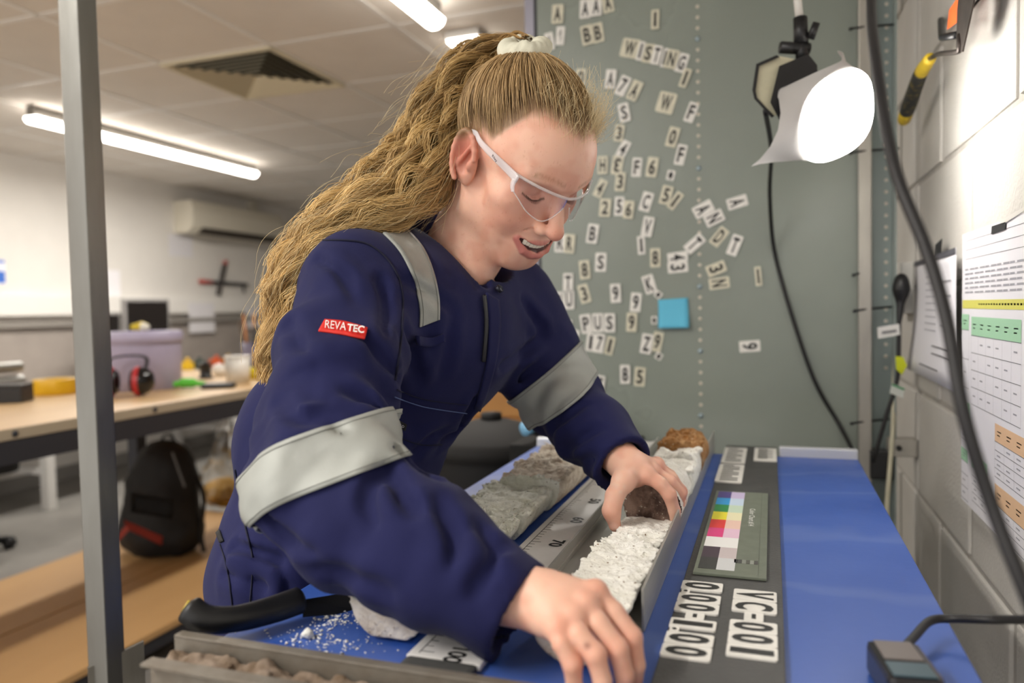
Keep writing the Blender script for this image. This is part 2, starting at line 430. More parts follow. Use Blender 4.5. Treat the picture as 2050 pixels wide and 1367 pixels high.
# ================================================================ TABLE AND CORES
TZ = 0.91
M_blue = mat('blue_laminate', '2f55ab', rough=0.32, var=0.55, vscale=5, col2='4a69b4', bump=0.06, bscale=90, rvar=0.25, detail=8)
M_alu = mat('aluminium', 'c9c8c2', rough=0.36, metal=0.45, var=0.3, vscale=20, bump=0.15, bscale=200, stretch=(1, 0.15, 1))
M_steel = mat('worn_steel', '8b8a85', rough=0.42, metal=0.8, var=0.45, vscale=14, col2='5d564c', bump=0.2, bscale=120, stretch=(1, 1, 0.25))
M_rub = mat('black_rubber', '4a4a49', rough=0.55, var=0.4, vscale=18, col2='353535', bump=0.3, bscale=300)
_nt = M_blue.node_tree; _w = _nt.nodes.new('ShaderNodeTexWave'); _w.wave_type = 'RINGS'; _w.inputs['Scale'].default_value = 2.2; _w.inputs['Distortion'].default_value = 9.0; _w.inputs['Detail'].default_value = 3; _w.inputs['Detail Scale'].default_value = 1.1
_nt.links.new([n for n in _nt.nodes if n.type == 'TEX_COORD'][0].outputs['Object'], _w.inputs['Vector']); _bs = _nt.nodes['Principled BSDF']; _src = _bs.inputs['Base Color'].links[0].from_socket
_mr = _nt.nodes.new('ShaderNodeMapRange'); _mr.inputs['From Min'].default_value = 0.90; _mr.inputs['To Max'].default_value = 0.16; _nt.links.new(_w.outputs['Fac'], _mr.inputs['Value']); _mx = _nt.nodes.new('ShaderNodeMix'); _mx.data_type = 'RGBA'
_nt.links.new(_mr.outputs[0], _mx.inputs['Factor']); _nt.links.new(_src, _mx.inputs['A']); _mx.inputs['B'].default_value = lin('8a9cc8')+(1,); _nt.links.new(_mx.outputs['Result'], _bs.inputs['Base Color'])
tb = empty('work_table', (-0.16, 1.0, 0), 'narrow table with a bright blue laminate top beside the block wall', 'table')
def ch(name, mb, par): o = mb.build(name, par); o.location = -Vector(par.location); return o
ch('table_top', MB().box((-0.47, 0.515, TZ-0.028), (0.15, 1.50, TZ), M_blue, 0.002), tb)
for x in (-0.44, 0.12):
    for y in (0.56, 1.45): ch('leg', MB().box((x-0.02, y-0.02, 0), (x+0.02, y+0.02, TZ-0.028), M_steel, 0.003), tb)
ch('apron', MB().box((-0.455, 0.53, TZ-0.10), (-0.44, 1.485, TZ-0.028), M_steel), tb); ch('apron', MB().box((0.12, 0.53, TZ-0.10), (0.135, 1.485, TZ-0.028), M_steel), tb)
for x0, x1 in ((-0.47, -0.295), (0.013, 0.15)): ch('end_rail', MB().box((x0, 1.501, TZ-0.03), (x1, 1.515, TZ+0.018), mat('pale_rail', 'd4d6da', rough=0.4, metal=0.3), 0.003), tb)
# black rubber strip with lettered tiles and the colour card
bs = MB().box((-0.088, 0.50, TZ+0.0005), (0.009, 1.57, TZ+0.005), M_rub, 0.0012).build('rubber_strip')
tag(bs, 'long black rubber strip along the blue table carrying white number tiles', 'strip')
M_tilew = mat('white_magnet_tile', 'f4f2ec', rough=0.35, var=0.12, vscale=40)
M_tilec = mat('yellowed_magnet_tile', 'e2dec8', rough=0.4, var=0.15, vscale=40)
M_char = mat('black_print', '131313', rough=0.5)
M_edge = mat('grey_tile_edge', 'a5a59c', rough=0.5)
_tile_cache = {}
def tile(name, char, O, U, V, w, h, label, cat, group=None, face=None, cw=0.62, chh=0.80, bold=0.02, th=0.0018, flip=False):
    """a thin magnet tile with one printed character; O centre on its support, U reading direction, V up"""
    face = face or M_tilew
    key = (round(w, 3), round(h, 3), face.name)
    if key not in _tile_cache:
        r = min(w, h)*0.10; pts = []
        for (sx, sy, a0) in ((1, 1, 0), (-1, 1, 90), (-1, -1, 180), (1, -1, 270)):
            for k in range(4): a = math.radians(a0+30*k); pts.append((sx*(w/2-r)+r*math.cos(a), sy*(h/2-r)+r*math.sin(a)))
        _tile_cache[key] = MB().prism(pts, 0, th, face).mesh('tile')
    o = mobj(name, _tile_cache[key], M=basis(O, U, V)); tag(o, label, cat, group)
    if char:
        mb = MB(); put_text(mb, char, (0, 0, th), (-1, 0, 0) if flip else (1, 0, 0), (0, 1, 0) if not flip else (0, -1, 0), w*cw, h*chh, M_char, bold, 0.0003); mb.build('character', o)
    return o
sz = TZ+0.005
def strip_tiles(seq, xc, y0, hgt, what, total):
    n = sum(w for _, w, _ in seq); y = y0
    for c, w, lab in seq:
        L = total*w/n
        hh = hgt if c not in '-.' else hgt*(0.42 if c == '-' else 0.20)
        xx = xc if c != '.' else xc-hgt*0.36
        tile('number_tile', '-' if c == '-' else c, (xx, y-L/2, sz), (0, -1, 0), (1, 0, 0), L*0.97, hh, lab, 'number tile', what, cw=0.70 if c not in '-.1' else (0.5 if c == '.' else (0.55 if c == '-' else 0.45)), chh=0.86 if c not in '-.' else (0.22 if c == '-' else 0.5), bold=0.035); y -= L
strip_tiles([('V', 1, 'white tile with letter V, first tile of VC-001 on the black strip'), ('C', 1, 'white tile with letter C beside the V tile on the black strip'), ('-', 0.72, 'small white dash tile between C and 001 on the black strip'),
             ('0', 0.9, 'white zero tile just after the dash of VC-001'), ('0', 0.9, 'white zero tile between a zero and the one of VC-001'), ('1', 0.8, 'white tile with a one, last tile of VC-001')], -0.0165, 0.768, 0.040, 'tiles spelling VC-001', 0.150)
strip_tiles([('0', 1, 'white zero tile tucked nearest the colour card edge, start of 0.00-1.00'), ('.', 0.35, 'tiny decimal point tile after the first zero by the colour card'), ('0', 0.9, 'white zero tile after the first decimal point of 0.00-1.00'), ('0', 0.9, 'white zero tile just before the dash of 0.00-1.00'),
             ('-', 0.6, 'small white dash tile in the middle of 0.00-1.00'), ('1', 0.8, 'white tile with a one just after the dash of 0.00-1.00'), ('.', 0.35, 'tiny decimal point tile after the one of 0.00-1.00'), ('0', 0.95, 'white zero tile after the second decimal point of 0.00-1.00'), ('0', 0.95, 'white zero tile at the near end of 0.00-1.00')], -0.0675, 0.778, 0.040, 'tiles spelling 0.00-1.00', 0.176)
for k, (y0, L, seq) in enumerate(((1.535, 0.15, 'VC-0'), (1.372, 0.14, '01.0'))):
    o = tile('number_plate', '', (-0.067, y0-L/2, sz), (0, -1, 0), (1, 0, 0), L, 0.042, ['white lettered plate at the far end of the black strip, left side', 'white lettered plate nearer than its neighbour at the far left of the black strip'][k], 'number tile', 'plates at the far end of the strip')
    mb = MB(); rr = random.Random(k)
    for i in range(9): mb.box((-L/2+L*(i+0.7)/10, -0.014, 0.0019), (-L/2+L*(i+0.7)/10+0.005, 0.014*(1 if i % 3 else 0.3), 0.0022), M_char)
    mb.build('print', o)
o = tile('number_plate', '', (-0.012, 1.48, sz), (0, -1, 0), (1, 0, 0), 0.125, 0.040, 'white lettered plate at the far end of the black strip, right side', 'number tile', 'plates at the far end of the strip')
mb = MB()
for i in range(9): mb.box((-0.055+0.011*i+0.004, -0.013, 0.0019), (-0.055+0.011*i+0.009, 0.013 if i % 2 else 0.004, 0.0022), M_char)
mb.build('print', o)
# colour reference card
cc = empty('colour_card', (-0.043, 0.982, sz), 'colour reference card with bright and pastel patches on the black strip', 'colour card')
CW, CL = 0.074, 0.366
MB().box((-CW/2, -CL/2, 0.0006), (CW/2, CL/2, 0.0036), mat('card_greygreen', '737a6c', rough=0.45, var=0.15, vscale=60), 0.0006).build('card', cc)
left = ['4f3f86', '2f9bdc', '2c8a4a', 'efe43a', 'e23b38', 'de3f83', 'f2f2f0', '4a3a46', '3a3a38']; right = ['cdbfe2', 'c9dcf0', 'cbe0c9', 'f0eac2', 'f0cdbd', 'ecc9de', 'f2f2f0', 'cfc3c4', 'd6d8da']
rowh = 0.0385; top = CL/2-0.006
for i in range(9):
    for j, cl_ in enumerate((left[i], right[i])):
        x0 = -CW/2+0.004+j*0.0188
        o = MB().box((x0, top-(i+1)*rowh, 0.0036), (x0+0.0188, top-i*rowh, 0.0039), mat('patch_'+cl_, cl_, rough=0.4)).build('colour_patch', cc)
mb = MB(); M_wp = mat('white_print', 'd9dad4', rough=0.5); put_text(mb, 'Color Chart #14', (0.017, 0.045, 0.0037), (0, -1, 0), (1, 0, 0), 0.085, 0.008, M_wp, 0.02, 0.0003); mb.build('lettering', cc)
mb = MB()
for i in range(6): mb.box((0.003+i*0.0042, -CL/2+0.040, 0.0036), (0.0068+i*0.0042, -CL/2+0.052, 0.0039), mat('grey_step%d' % i, ['2b2b2a', '444443', '8a8d86', '55554f', '9a9d95', '4a4746'][i], rough=0.5))
mb.box((0.0285, -CL/2+0.004, 0.0036), (0.0288, CL/2-0.004, 0.0038), mat('rule_line', '4c5248', rough=0.5)); mb.build('grey_scale', cc)
# aluminium U channel carrying the main core
tr = empty('core_tray', (-0.1635, 0.66, TZ), 'open aluminium channel tray holding the main white core', 'tray')
Y0, Y1 = 0.655, 1.53
ch('tray_floor', MB().box((-0.218, Y0, TZ+0.0005), (-0.109, Y1, TZ+0.003), M_alu), tr)
ch('tray_wall', MB().box((-0.2205, Y0, TZ+0.0005), (-0.2180, Y1, TZ+0.0225), M_alu, 0.0006).box((-0.2180, Y0, TZ+0.009), (-0.2165, Y1, TZ+0.011), M_alu), tr)
ch('tray_wall', MB().box((-0.1105, Y0, TZ+0.0005), (-0.108, Y1, TZ+0.040), M_alu, 0.0006), tr)
# measuring scale
ru = empty('ruler', (-0.253, 0.55, TZ), 'long white measuring ruler with centimetre numbers beside the metal tray', 'ruler')
M_ruler = mat('ruler_white', 'f2f0ee', rough=0.4, var=0.08, vscale=20)
ch('blade', MB().box((-0.2875, 0.545, TZ+0.0005), (-0.2215, 1.58, TZ+0.006), M_ruler, 0.001), ru)
mb = MB(); M_dk = mat('ruler_ink', '1e1e20', rough=0.6)
yof = lambda c: 0.963-(c-60)*0.0102
for c in range(0, 101):
    L = 0.007 if c % 5 else 0.010
    if c % 10 == 0: L = 0.012
    mb.box((-0.2785, yof(c)-0.0004, TZ+0.006), (-0.2785+L, yof(c)+0.0004, TZ+0.0062), M_dk)
mb.box((-0.2790, yof(100)-0.004, TZ+0.006), (-0.2782, yof(0), TZ+0.0062), M_dk); ch('tick_marks', mb, ru)['kind'] = 'stuff'
for c in range(0, 101, 10):
    mb = MB(); put_text(mb, str(c), (-0.2465, yof(c), TZ+0.006), (0, -1, 0), (1, 0, 0), 0.026 if c else 0.013, 0.017, M_dk, 0.03, 0.0003); ch('numeral', mb, ru)
# cores ----------------------------------------------------------
def core_mat(name, A, Bc, Cc_, sc=26):
    m = bpy.data.materials.new(name); m.use_nodes = True; nt = m.node_tree; N = nt.nodes; Lk = nt.links; b = N['Principled BSDF']; b.inputs['Roughness'].default_value = 0.95; b.inputs['Specular IOR Level'].default_value = 0.15
    tc = N.new('ShaderNodeTexCoord'); n1 = N.new('ShaderNodeTexNoise'); n1.inputs['Scale'].default_value = sc; n1.inputs['Detail'].default_value = 6; n1.inputs['Roughness'].default_value = 0.65; Lk.new(tc.outputs['Object'], n1.inputs['Vector'])
    n2 = N.new('ShaderNodeTexNoise'); n2.inputs['Scale'].default_value = 260; n2.inputs['Detail'].default_value = 4; Lk.new(tc.outputs['Object'], n2.inputs['Vector'])
    cr = N.new('ShaderNodeValToRGB'); e = cr.color_ramp.elements; e[0].position = 0.40; e[0].color = lin(A)+(1,); e[1].position = 0.62; e[1].color = lin(Bc)+(1,); Lk.new(n1.outputs['Fac'], cr.inputs[0])
    sp_ = N.new('ShaderNodeMapRange'); sp_.inputs['From Min'].default_value = 0.64; sp_.inputs['From Max'].default_value = 0.72; Lk.new(n2.outputs['Fac'], sp_.inputs['Value'])
    mx = N.new('ShaderNodeMix'); mx.data_type = 'RGBA'; Lk.new(sp_.outputs[0], mx.inputs['Factor']); Lk.new(cr.outputs[0], mx.inputs['A']); mx.inputs['B'].default_value = lin(Cc_)+(1,); Lk.new(mx.outputs['Result'], b.inputs['Base Color'])
    bp = N.new('ShaderNodeBump'); bp.inputs['Strength'].default_value = 1.0; bp.inputs['Distance'].default_value = 0.002; Lk.new(n2.outputs['Fac'], bp.inputs['Height']); Lk.new(bp.outputs[0], b.inputs['Normal'])
    return m
M_chalk = core_mat('white_chalk', 'fbfaf4', 'f0eee4', '8a7258'); M_mud = core_mat('brown_mud', '4a3a34', '8b7468', 'c9c2b4', 40); M_tan = core_mat('tan_clay', 'efe6d8', 'c8b6a2', '7a6450', 30); M_rust = core_mat('rusty_sand', '9a6a3c', 'c29a6e', 'e2dccb', 34); M_grey = core_mat('grey_chalk', 'f2f3ea', 'd6d7c8', '8a7e6c', 34)
def rough_core(name, x, y0, y1, r, zc, ztop, mats, label, dx=0.0, seed=1, amp=0.004, r1=None, group=None, h=0.0021, zfar=None):
    """a piece of sediment core lying along y; mats = (body, near end face)"""
    r1 = r if r1 is None else r1
    lo = (min(x, x+dx)-r-0.012, y0-0.014, zc-r-0.008); hi = (max(x, x+dx)+r+0.012, y1+0.014, zc+r+0.014)
    F = Field(lo, hi, h)
    def body(P):
        t = np.clip((P[..., 1]-y0)/(y1-y0), 0, 1); q = np.sqrt((P[..., 0]-x-dx*t)**2+(P[..., 2]-zc)**2)-(r+(r1-r)*t)
        e = np.maximum(y0-P[..., 1], P[..., 1]-y1); d = np.maximum(q, e)
        if ztop is not None: d = np.maximum(d, P[..., 2]-(ztop if zfar is None else ztop+(zfar-ztop)*t))
        return d
    sl = tuple(slice(0, int(k)) for k in F.n); P = F.pts(sl); F.D[sl] = body(P)
    def lump(P):
        zt = None if ztop is None else (ztop if zfar is None else ztop+(zfar-ztop)*np.clip((P[:, 1]-y0)/(y1-y0), 0, 1))
        up = np.clip((P[:, 2]-zt+0.010)/0.009, 0.15, 1) if ztop is not None else np.full(len(P), 0.55)
        n = fbm(P, 38, 3, seed)+0.9*np.abs(fbm(P, 110, 3, seed+5))-0.5*np.clip(fbm(P, 260, 1, seed+9)-0.35, 0, 1); return amp*n*up-0.0022*up
    F.disp(lump, 0.014)
    F.D = np.maximum(F.D, (TZ+0.0034)-F.pts(sl)[..., 2])
    V, Fc = F.mesh(); me = np_mesh(name, V, Fc, mats[0])
    if len(mats) > 1:
        me.materials.append(mats[1]); cen = V[Fc].mean(1); nz = np.cross(V[Fc[:, 1]]-V[Fc[:, 0]], V[Fc[:, 2]]-V[Fc[:, 0]]); nz /= np.linalg.norm(nz, axis=1, keepdims=True)+1e-12
        me.polygons.foreach_set('material_index', ((cen[:, 1] < y0+0.006) & (nz[:, 1] < -0.5)).astype(np.int32))
    o = mobj(name, me); tag(o, label, 'core', group); return o
rough_core('core_section', -0.1520, 0.572, 0.940, 0.0355, 0.9475, 0.9460, (M_chalk, M_tan), 'long crumbly white chalk core in the metal tray between both hands', 0.006, 3, 0.0042, 0.0320, zfar=0.932)
rough_core('core_section', -0.1430, 0.936, 1.060, 0.0350, 0.9475, None, (M_chalk, M_mud), 'round core section with a dark brown broken face held by the far hand', 0.0, 8, 0.0028)
rough_core('core_section', -0.1410, 1.062, 1.160, 0.036, 0.948, 0.966, (M_chalk,), 'white chalk core section behind the far hand in the tray', 0.0, 12, 0.006)
rough_core('core_section', -0.1420, 1.163, 1.222, 0.036, 0.948, 0.970, (M_chalk,), 'small white chalk lump next to the rusty core end', 0.0, 15, 0.007)
rough_core('core_section', -0.1420, 1.225, 1.330, 0.038, 0.952, 0.980, (M_rust,), 'rusty brown core end at the far end of the tray', 0.0, 18, 0.008)
rough_core('half_core', -0.318, 0.572, 0.86, 0.040, 0.950, 0.948, (M_grey, M_tan), 'nearest half core with a crumbly rounded end on the blue table under the sleeve', -0.012, 22, 0.006)
rough_core('half_core', -0.334, 0.865, 1.02, 0.047, 0.948, 0.946, (M_grey,), 'grey white half core slab left of the ruler in front of the tan one', -0.004, 25, 0.0065)
rough_core('half_core', -0.328, 1.005, 1.40, 0.046, 0.951, 0.962, (M_tan, M_grey), 'tan and white half core at the far left of the table', 0.004, 29, 0.008)

# ================================================================ METAL PARTITION WITH MAGNET TILES
PY = 1.84
M_pan = mat('greygreen_sheet', '8f978e', rough=0.25, metal=0.0, var=0.12, vscale=2.5, bump=0.03, bscale=20, rvar=0.12)
M_pan2 = mat('bluegrey_sheet', '8f9b97', rough=0.32, metal=0.0, var=0.12, vscale=3)
M_wstl = mat('bright_steel_post', 'b5b1a8', rough=0.4, metal=0.6, var=0.25, vscale=12, stretch=(1, 1, 0.2))
M_hole = mat('pale_rivet', 'd8cfc0', rough=0.5)
pn = empty('metal_partition', (-0.15, PY, 0), 'grey-green sheet metal partition covered with letter magnets', 'partition')
px_l = ony(1082, 400, PY)[0]; px_s = ony(1399, 400, PY)[0]; px_p = ony(1716, 400, PY)[0]; px_q = ony(1742, 400, PY)[0]; px_e = ony(1783, 400, PY)[0]
ch('sheet', MB().box((px_l, PY, 0.25), (px_s+0.012, PY+0.003, 2.30), M_pan), pn)
ch('sheet', MB().box((px_s-0.004, PY-0.002, 0.25), (px_p+0.02, PY+0.0, 2.30), M_pan), pn)
ch('sheet', MB().box((px_p+0.021, PY+0.012, 0.25), (px_e+0.006, PY+0.015, 2.30), M_pan2), pn)
ch('edge_upright', MB().box((px_l-0.034, PY+0.004, 0.1), (px_l-0.010, PY+0.03, 2.34), mat('lavender_steel', '9b99a6', rough=0.45, metal=0.4)).box((px_l-0.010, PY+0.006, 0.1), (px_l, PY+0.03, 2.34), mat('dark_slot', '3b3c40', rough=0.6)), pn)
ch('flange', MB().box((px_e+0.004, PY-0.03, 0.25), (px_e+0.008, PY+0.015, 2.30), M_pan2), pn)
rme = MB().lathe([(0.0, -0.0012), (0.0032, -0.0012), (0.0042, 0.0)], M_hole, 10, Matrix.Rotation(-PI/2, 4, 'X')).mesh('rivet')
bme_ = MB().lathe([(0.0, -0.004), (0.004, -0.004), (0.006, -0.002), (0.006, 0.0)], mat('bolt_head', '9fb0b8', rough=0.3, metal=0.5), 12, Matrix.Rotation(-PI/2, 4, 'X')).mesh('bolt')
for k in range(42):
    y = -30+k*21.55*1.0
    q = ony(1396+y*0.0088, y, PY-0.0021); bolt = k in (5, 17, 28, 34, 40)
    o = mobj('bolt' if bolt else 'rivet', bme_ if bolt else rme, pn); o.location = Vector(q)-pn.location
for k in range(34):
    q = ony(1775-k*0.05, 8+k*23.5, PY+0.0119)
    if q[2] < 1.05 or (12 < k < 0): continue
    o = mobj('rivet', rme, pn); o.location = Vector(q)-pn.location
post = MB().box((px_p, PY-0.030, 0.0), (px_q, PY-0.006, CZ), M_wstl, 0.002).build('steel_post')
tag(post, 'square steel post standing against the right end of the partition', 'post')
M_tie = mat('black_cable_tie', '16161a', rough=0.5)
for k, (py, x0, x1) in enumerate(((52, 1706, 1792), (300, 1706, 1800), (545, 1712, 1740), (617, 1714, 1786), (842, 1708, 1780))):
    a = ony(x0, py+5, PY-0.034); b = ony(x1, py-3, PY-0.010)
    mb = MB(); mb.tube([a, (a*0.7+b*0.3)+np.array([0, -0.001, 0.001]), b], 0.0024, M_tie, 6); mb.tube([a, a+np.array([-0.006, -0.001, -0.002])], 0.0035, M_tie, 6)
    tag(mb.build('cable_tie'), ['topmost black cable tie round the steel post', 'black cable tie on the steel post behind the bright lamp cloth', 'short black cable tie on the post level with the blue note', 'black cable tie on the post below the short one', 'lowest black cable tie round the steel post'][k], 'cable tie', 'cable ties round the steel post')
# tiles: char, x, y (centre), width, height, tilt deg clockwise, tone (0 white 1 yellowed), label
TL = [
 ('A', 1117, 29, 23, 38, 4, 1, 'white A magnet alone at the top left, left of the three As'),
 ('A', 1172, 18, 22, 38, 3, 0, 'leftmost A of the three A magnets in a row'),
 ('A', 1194, 14, 22, 38, 2, 0, 'middle A of the three A magnets in a row'),
 ('A', 1217, 7, 22, 38, -8, 1, 'rightmost A of the three A magnets in a row'),
 ('↑', 1101, 84, 17, 36, -8, 0, 'lower left of the two small arrow magnets beside the hair band'),
 ('↑', 1122, 72, 17, 37, 6, 0, 'upper right of the two small arrow magnets'),
 ('B', 1176, 71, 23, 40, -8, 1, 'left B of the paired B magnets'),
 ('B', 1197, 66, 22, 40, -8, 1, 'right B of the paired B magnets'),
 ('1', 1312, 40, 16, 39, 2, 1, 'single 1 magnet near the top, above the word WISTING'),
 ('W', 1262, 97, 37, 38, 16, 1, 'letter W magnet starting the word WISTING'),
 ('I', 1283, 103, 12, 38, 16, 0, 'first I magnet in the word WISTING'),
 ('S', 1298, 107, 22, 38, 14, 1, 'letter S magnet in the word WISTING'),
 ('T', 1315, 111, 18, 38, 16, 0, 'letter T magnet in the word WISTING'),
 ('I', 1331, 116, 12, 38, 16, 0, 'second I magnet in the word WISTING'),
 ('N', 1345, 119, 24, 38, 18, 1, 'letter N magnet in the word WISTING'),
 ('G', 1365, 126, 22, 38, 20, 0, 'letter G magnet ending the word WISTING'),
 ('1', 1372, 157, 16, 38, 22, 1, 'tilted 1 magnet hanging under the G of WISTING'),
 ('0', 1163, 156, 20, 36, 6, 1, 'zero magnet half hidden behind the front hair, left of the single A'),
 ('A', 1223, 159, 21, 38, 8, 0, 'A magnet left of the tilted 7A pair'),
 ('7', 1247, 172, 21, 40, 28, 0, '7 magnet of the tilted 7A pair'),
 ('A', 1271, 182, 22, 40, 28, 1, 'A magnet of the tilted 7A pair'),
 ('W', 1334, 206, 36, 42, 18, 1, 'large W magnet alone below the word WISTING'),
 ('S', 1250, 226, 21, 38, -10, 0, 'S magnet to the right of the fringe below the 7A pair'),
 ('F', 1384, 225, 20, 40, 22, 0, 'upper F magnet touching the rivet line'),
 ('0', 1347, 275, 22, 40, 18, 1, 'zero magnet between the big W and the lower F'),
 ('F', 1363, 310, 20, 41, 14, 0, 'lower F magnet under the zero beside the rivet line'),
 ('3', 1240, 267, 19, 34, 10, 1, '3 magnet half hidden by the fluffy fringe'),
 ('4', 1248, 299, 19, 36, 30, 0, 'tilted 4 magnet just below the fringe'),
 ('H', 1207, 331, 20, 36, 2, 1, 'H magnet at the edge of the forehead'),
 ('3', 1236, 331, 22, 38, 190, 1, 'upside down 3 magnet right of the H'),
 ('3', 1242, 364, 20, 38, 6, 1, '3 magnet under the upside down 3'),
 ('F', 1275, 335, 19, 38, 6, 0, 'F magnet left of the yellowed 6'),
 ('6', 1306, 335, 22, 40, 10, 1, 'yellowed 6 magnet right of an F'),
 ('4', 1202, 377, 18, 37, 28, 1, '4 magnet just right of the safety glasses'),
 ('2', 1212, 416, 22, 36, 6, 1, '2 magnet right of the nose'),
 ('5', 1240, 413, 19, 38, 4, 0, '5 magnet between the 2 and the 6'),
 ('6', 1259, 420, 20, 36, 8, 1, '6 magnet right of the 5 in 256'),
 ('C', 1294, 404, 22, 39, 18, 0, 'C magnet above the V'),
 ('5', 1334, 391, 22, 38, 16, 1, 'yellowed 5 magnet touching a steeply tilted 1'),
 ('1', 1352, 402, 16, 38, 38, 1, 'steeply tilted 1 magnet right of a yellowed 5'),
 ('V', 1297, 454, 22, 40, 12, 0, 'V magnet standing on a 1'),
 ('1', 1284, 491, 15, 37, -3, 0, '1 magnet directly under the V'),
 ('B', 1187, 468, 22, 39, 10, 0, 'single B magnet right of the mouth'),
 ('R', 1122, 487, 22, 36, 4, 0, 'left R magnet of the RR pair by the chin'),
 ('R', 1141, 488, 20, 38, 6, 1, 'right R magnet of the RR pair by the chin'),
 ('S', 1203, 525, 22, 38, 3, 0, 'S magnet right of an 8 below the single B'),
 ('8', 1171, 540, 21, 38, -4, 1, '8 magnet left of the S below the RR pair'),
 ('8', 1312, 516, 21, 38, 0, 1, '8 magnet left of the sideways 43'),
 ('4', 1357, 515, 21, 40, 84, 0, 'sideways 4 magnet above a sideways 3'),
 ('3', 1357, 535, 22, 40, 86, 0, 'sideways 3 magnet under the sideways 4'),
 ('T', 1391, 488, 22, 42, 50, 0, 'tilted T magnet across the rivet line'),
 ('A', 1408, 419, 26, 40, 64, 0, 'A magnet of the tilted word AND'),
 ('N', 1430, 437, 26, 38, 66, 0, 'N magnet of the tilted word AND'),
 ('D', 1440, 474, 22, 40, 40, 1, 'D magnet under the tilted AN'),
 ('T', 1471, 491, 22, 42, 22, 0, 'T magnet right of the D on the bare side of the partition'),
 ('A', 1476, 405, 24, 40, 76, 0, 'A magnet lying on its side, rightmost of the upper letters'),
 ('3', 1434, 538, 24, 38, 70, 1, 'sideways 3 magnet above a yellowed N'),
 ('N', 1440, 567, 24, 40, 84, 1, 'yellowed sideways N magnet under a sideways 3'),
 ('1', 1518, 553, 13, 39, -5, 1, 'narrow 1 magnet, rightmost on the bare side of the partition'),
 ('K', 1300, 569, 23, 38, -16, 0, 'K magnet above the blue sticky note'),
 ('T', 1138, 566, 20, 38, 2, 0, 'T magnet above the UU pair'),
 ('U', 1119, 602, 19, 36, -4, 0, 'left U magnet of the UU pair'),
 ('U', 1140, 600, 21, 38, 0, 0, 'right U magnet of the UU pair'),
 ('3', 1170, 588, 20, 38, -14, 1, 'tilted 3 magnet right of the T above UU'),
 ('9', 1233, 587, 21, 38, -2, 0, '9 magnet nearest the tilted 3, upper of three nines'),
 ('9', 1273, 605, 21, 38, 6, 0, '9 magnet left of the blue sticky note, above another 9'),
 ('9', 1265, 645, 21, 38, 3, 1, 'yellowed 9 magnet below another 9, left of the blue note'),
 ('1', 1119, 643, 15, 36, -4, 0, '1 magnet at the start of the 169 cascade'),
 ('6', 1133, 656, 20, 36, 14, 0, '6 magnet in the middle of the 169 cascade'),
 ('9', 1148, 677, 19, 36, 14, 0, '9 magnet ending the 169 cascade'),
 ('P', 1174, 648, 22, 38, -8, 0, 'P magnet of the word PUS'),
 ('U', 1197, 646, 22, 38, -2, 0, 'U magnet of the word PUS'),
 ('S', 1221, 646, 22, 38, 0, 0, 'S magnet of the word PUS'),
 ('1', 1183, 685, 18, 37, 8, 0, 'first 1 magnet of the number 171'),
 ('7', 1201, 687, 18, 38, 10, 0, '7 magnet of the number 171'),
 ('1', 1221, 692, 17, 37, 14, 1, 'last 1 magnet of the number 171'),
 ('Z', 1295, 688, 23, 40, 10, 0, 'Z magnet left of a 9 below the blue note'),
 ('9', 1316, 684, 20, 40, 12, 1, '9 magnet right of the Z below the blue note'),
 ('8', 1252, 749, 20, 38, 0, 0, '8 magnet low on the partition, left of a 5'),
 ('5', 1281, 754, 22, 38, 5, 1, '5 magnet low on the partition, right of an 8'),
 ('7', 1201, 770, 20, 38, 8, 0, '7 magnet just above the left sleeve'),
 ('9', 1501, 693, 24, 40, 86, 0, 'sideways 9 magnet alone low on the bare side'),
]
DOT = [(1343, 351, 16, 20, 14, 'small dot magnet right of the yellowed 6'), (1318, 590, 14, 14, 40, 'tiny dot magnet beside the K'), (1310, 641, 12, 16, 0, 'tiny dot magnet touching the left edge of the blue note'), (1319, 713, 14, 14, 30, 'tiny dot magnet under the Z9 pair')]
def on_panel(x, y):
    yy = PY-0.0005 if x < 1397 else PY-0.0025
    return ony(x, y, yy)
def ptile(c, x, y, w, h, a, tone, lab):
    O = on_panel(x, y); s = np.linalg.norm(on_panel(x+10, y)-on_panel(x-10, y))/20; sv = np.linalg.norm(on_panel(x, y+10)-on_panel(x, y-10))/20
    a = math.radians(a); U = (math.cos(a), 0, -math.sin(a)); V = (math.sin(a), 0, math.cos(a))
    O = O+np.array([0, -0.0002, 0])
    return tile('letter_magnet', c, O, U, V, w*s, h*sv, lab, 'magnet', 'letter magnets on the partition', M_tilec if tone else M_tilew, cw=0.58 if c not in 'I1↑' else (0.34 if c != '↑' else 0.4), chh=0.74, bold=0.028)
kk = 0
for c, x, y, w, h, a, tone, lab in TL:
    o = ptile(c, x, y, w, h, a, tone, lab)
    kk += 1; o.location.y -= 0.0022*(kk % 2)      # overlapping neighbours lie one on the other
for x, y, w, h, a, lab in DOT: ptile('.', x, y, w, h, a, 0, lab)
# blue sticky note, its lower edge curling away
A = on_panel(1318, 600); B = on_panel(1377, 596); Cn = on_panel(1320, 660); Dn = on_panel(1381, 659)
G = np.zeros((9, 7, 3))
for i in range(9):
    for j in range(7):
        u, v = j/6, i/8; G[i, j] = (A*(1-u)+B*u)*(1-v)+(Cn*(1-u)+Dn*u)*v+np.array([0, -0.003-0.014*v**2.2-0.004*v**3*abs(u-0.5), 0.004*v**3])
mb = MB(); mb.grid(G, mat('blue_sticky_paper', '63bfe0', rough=0.7), True, 0.0004, np.broadcast_to(np.array([0, -1.0, 0]), G.shape))
tag(mb.build('sticky_note'), 'light blue square sticky note curling off the partition', 'sticky note')

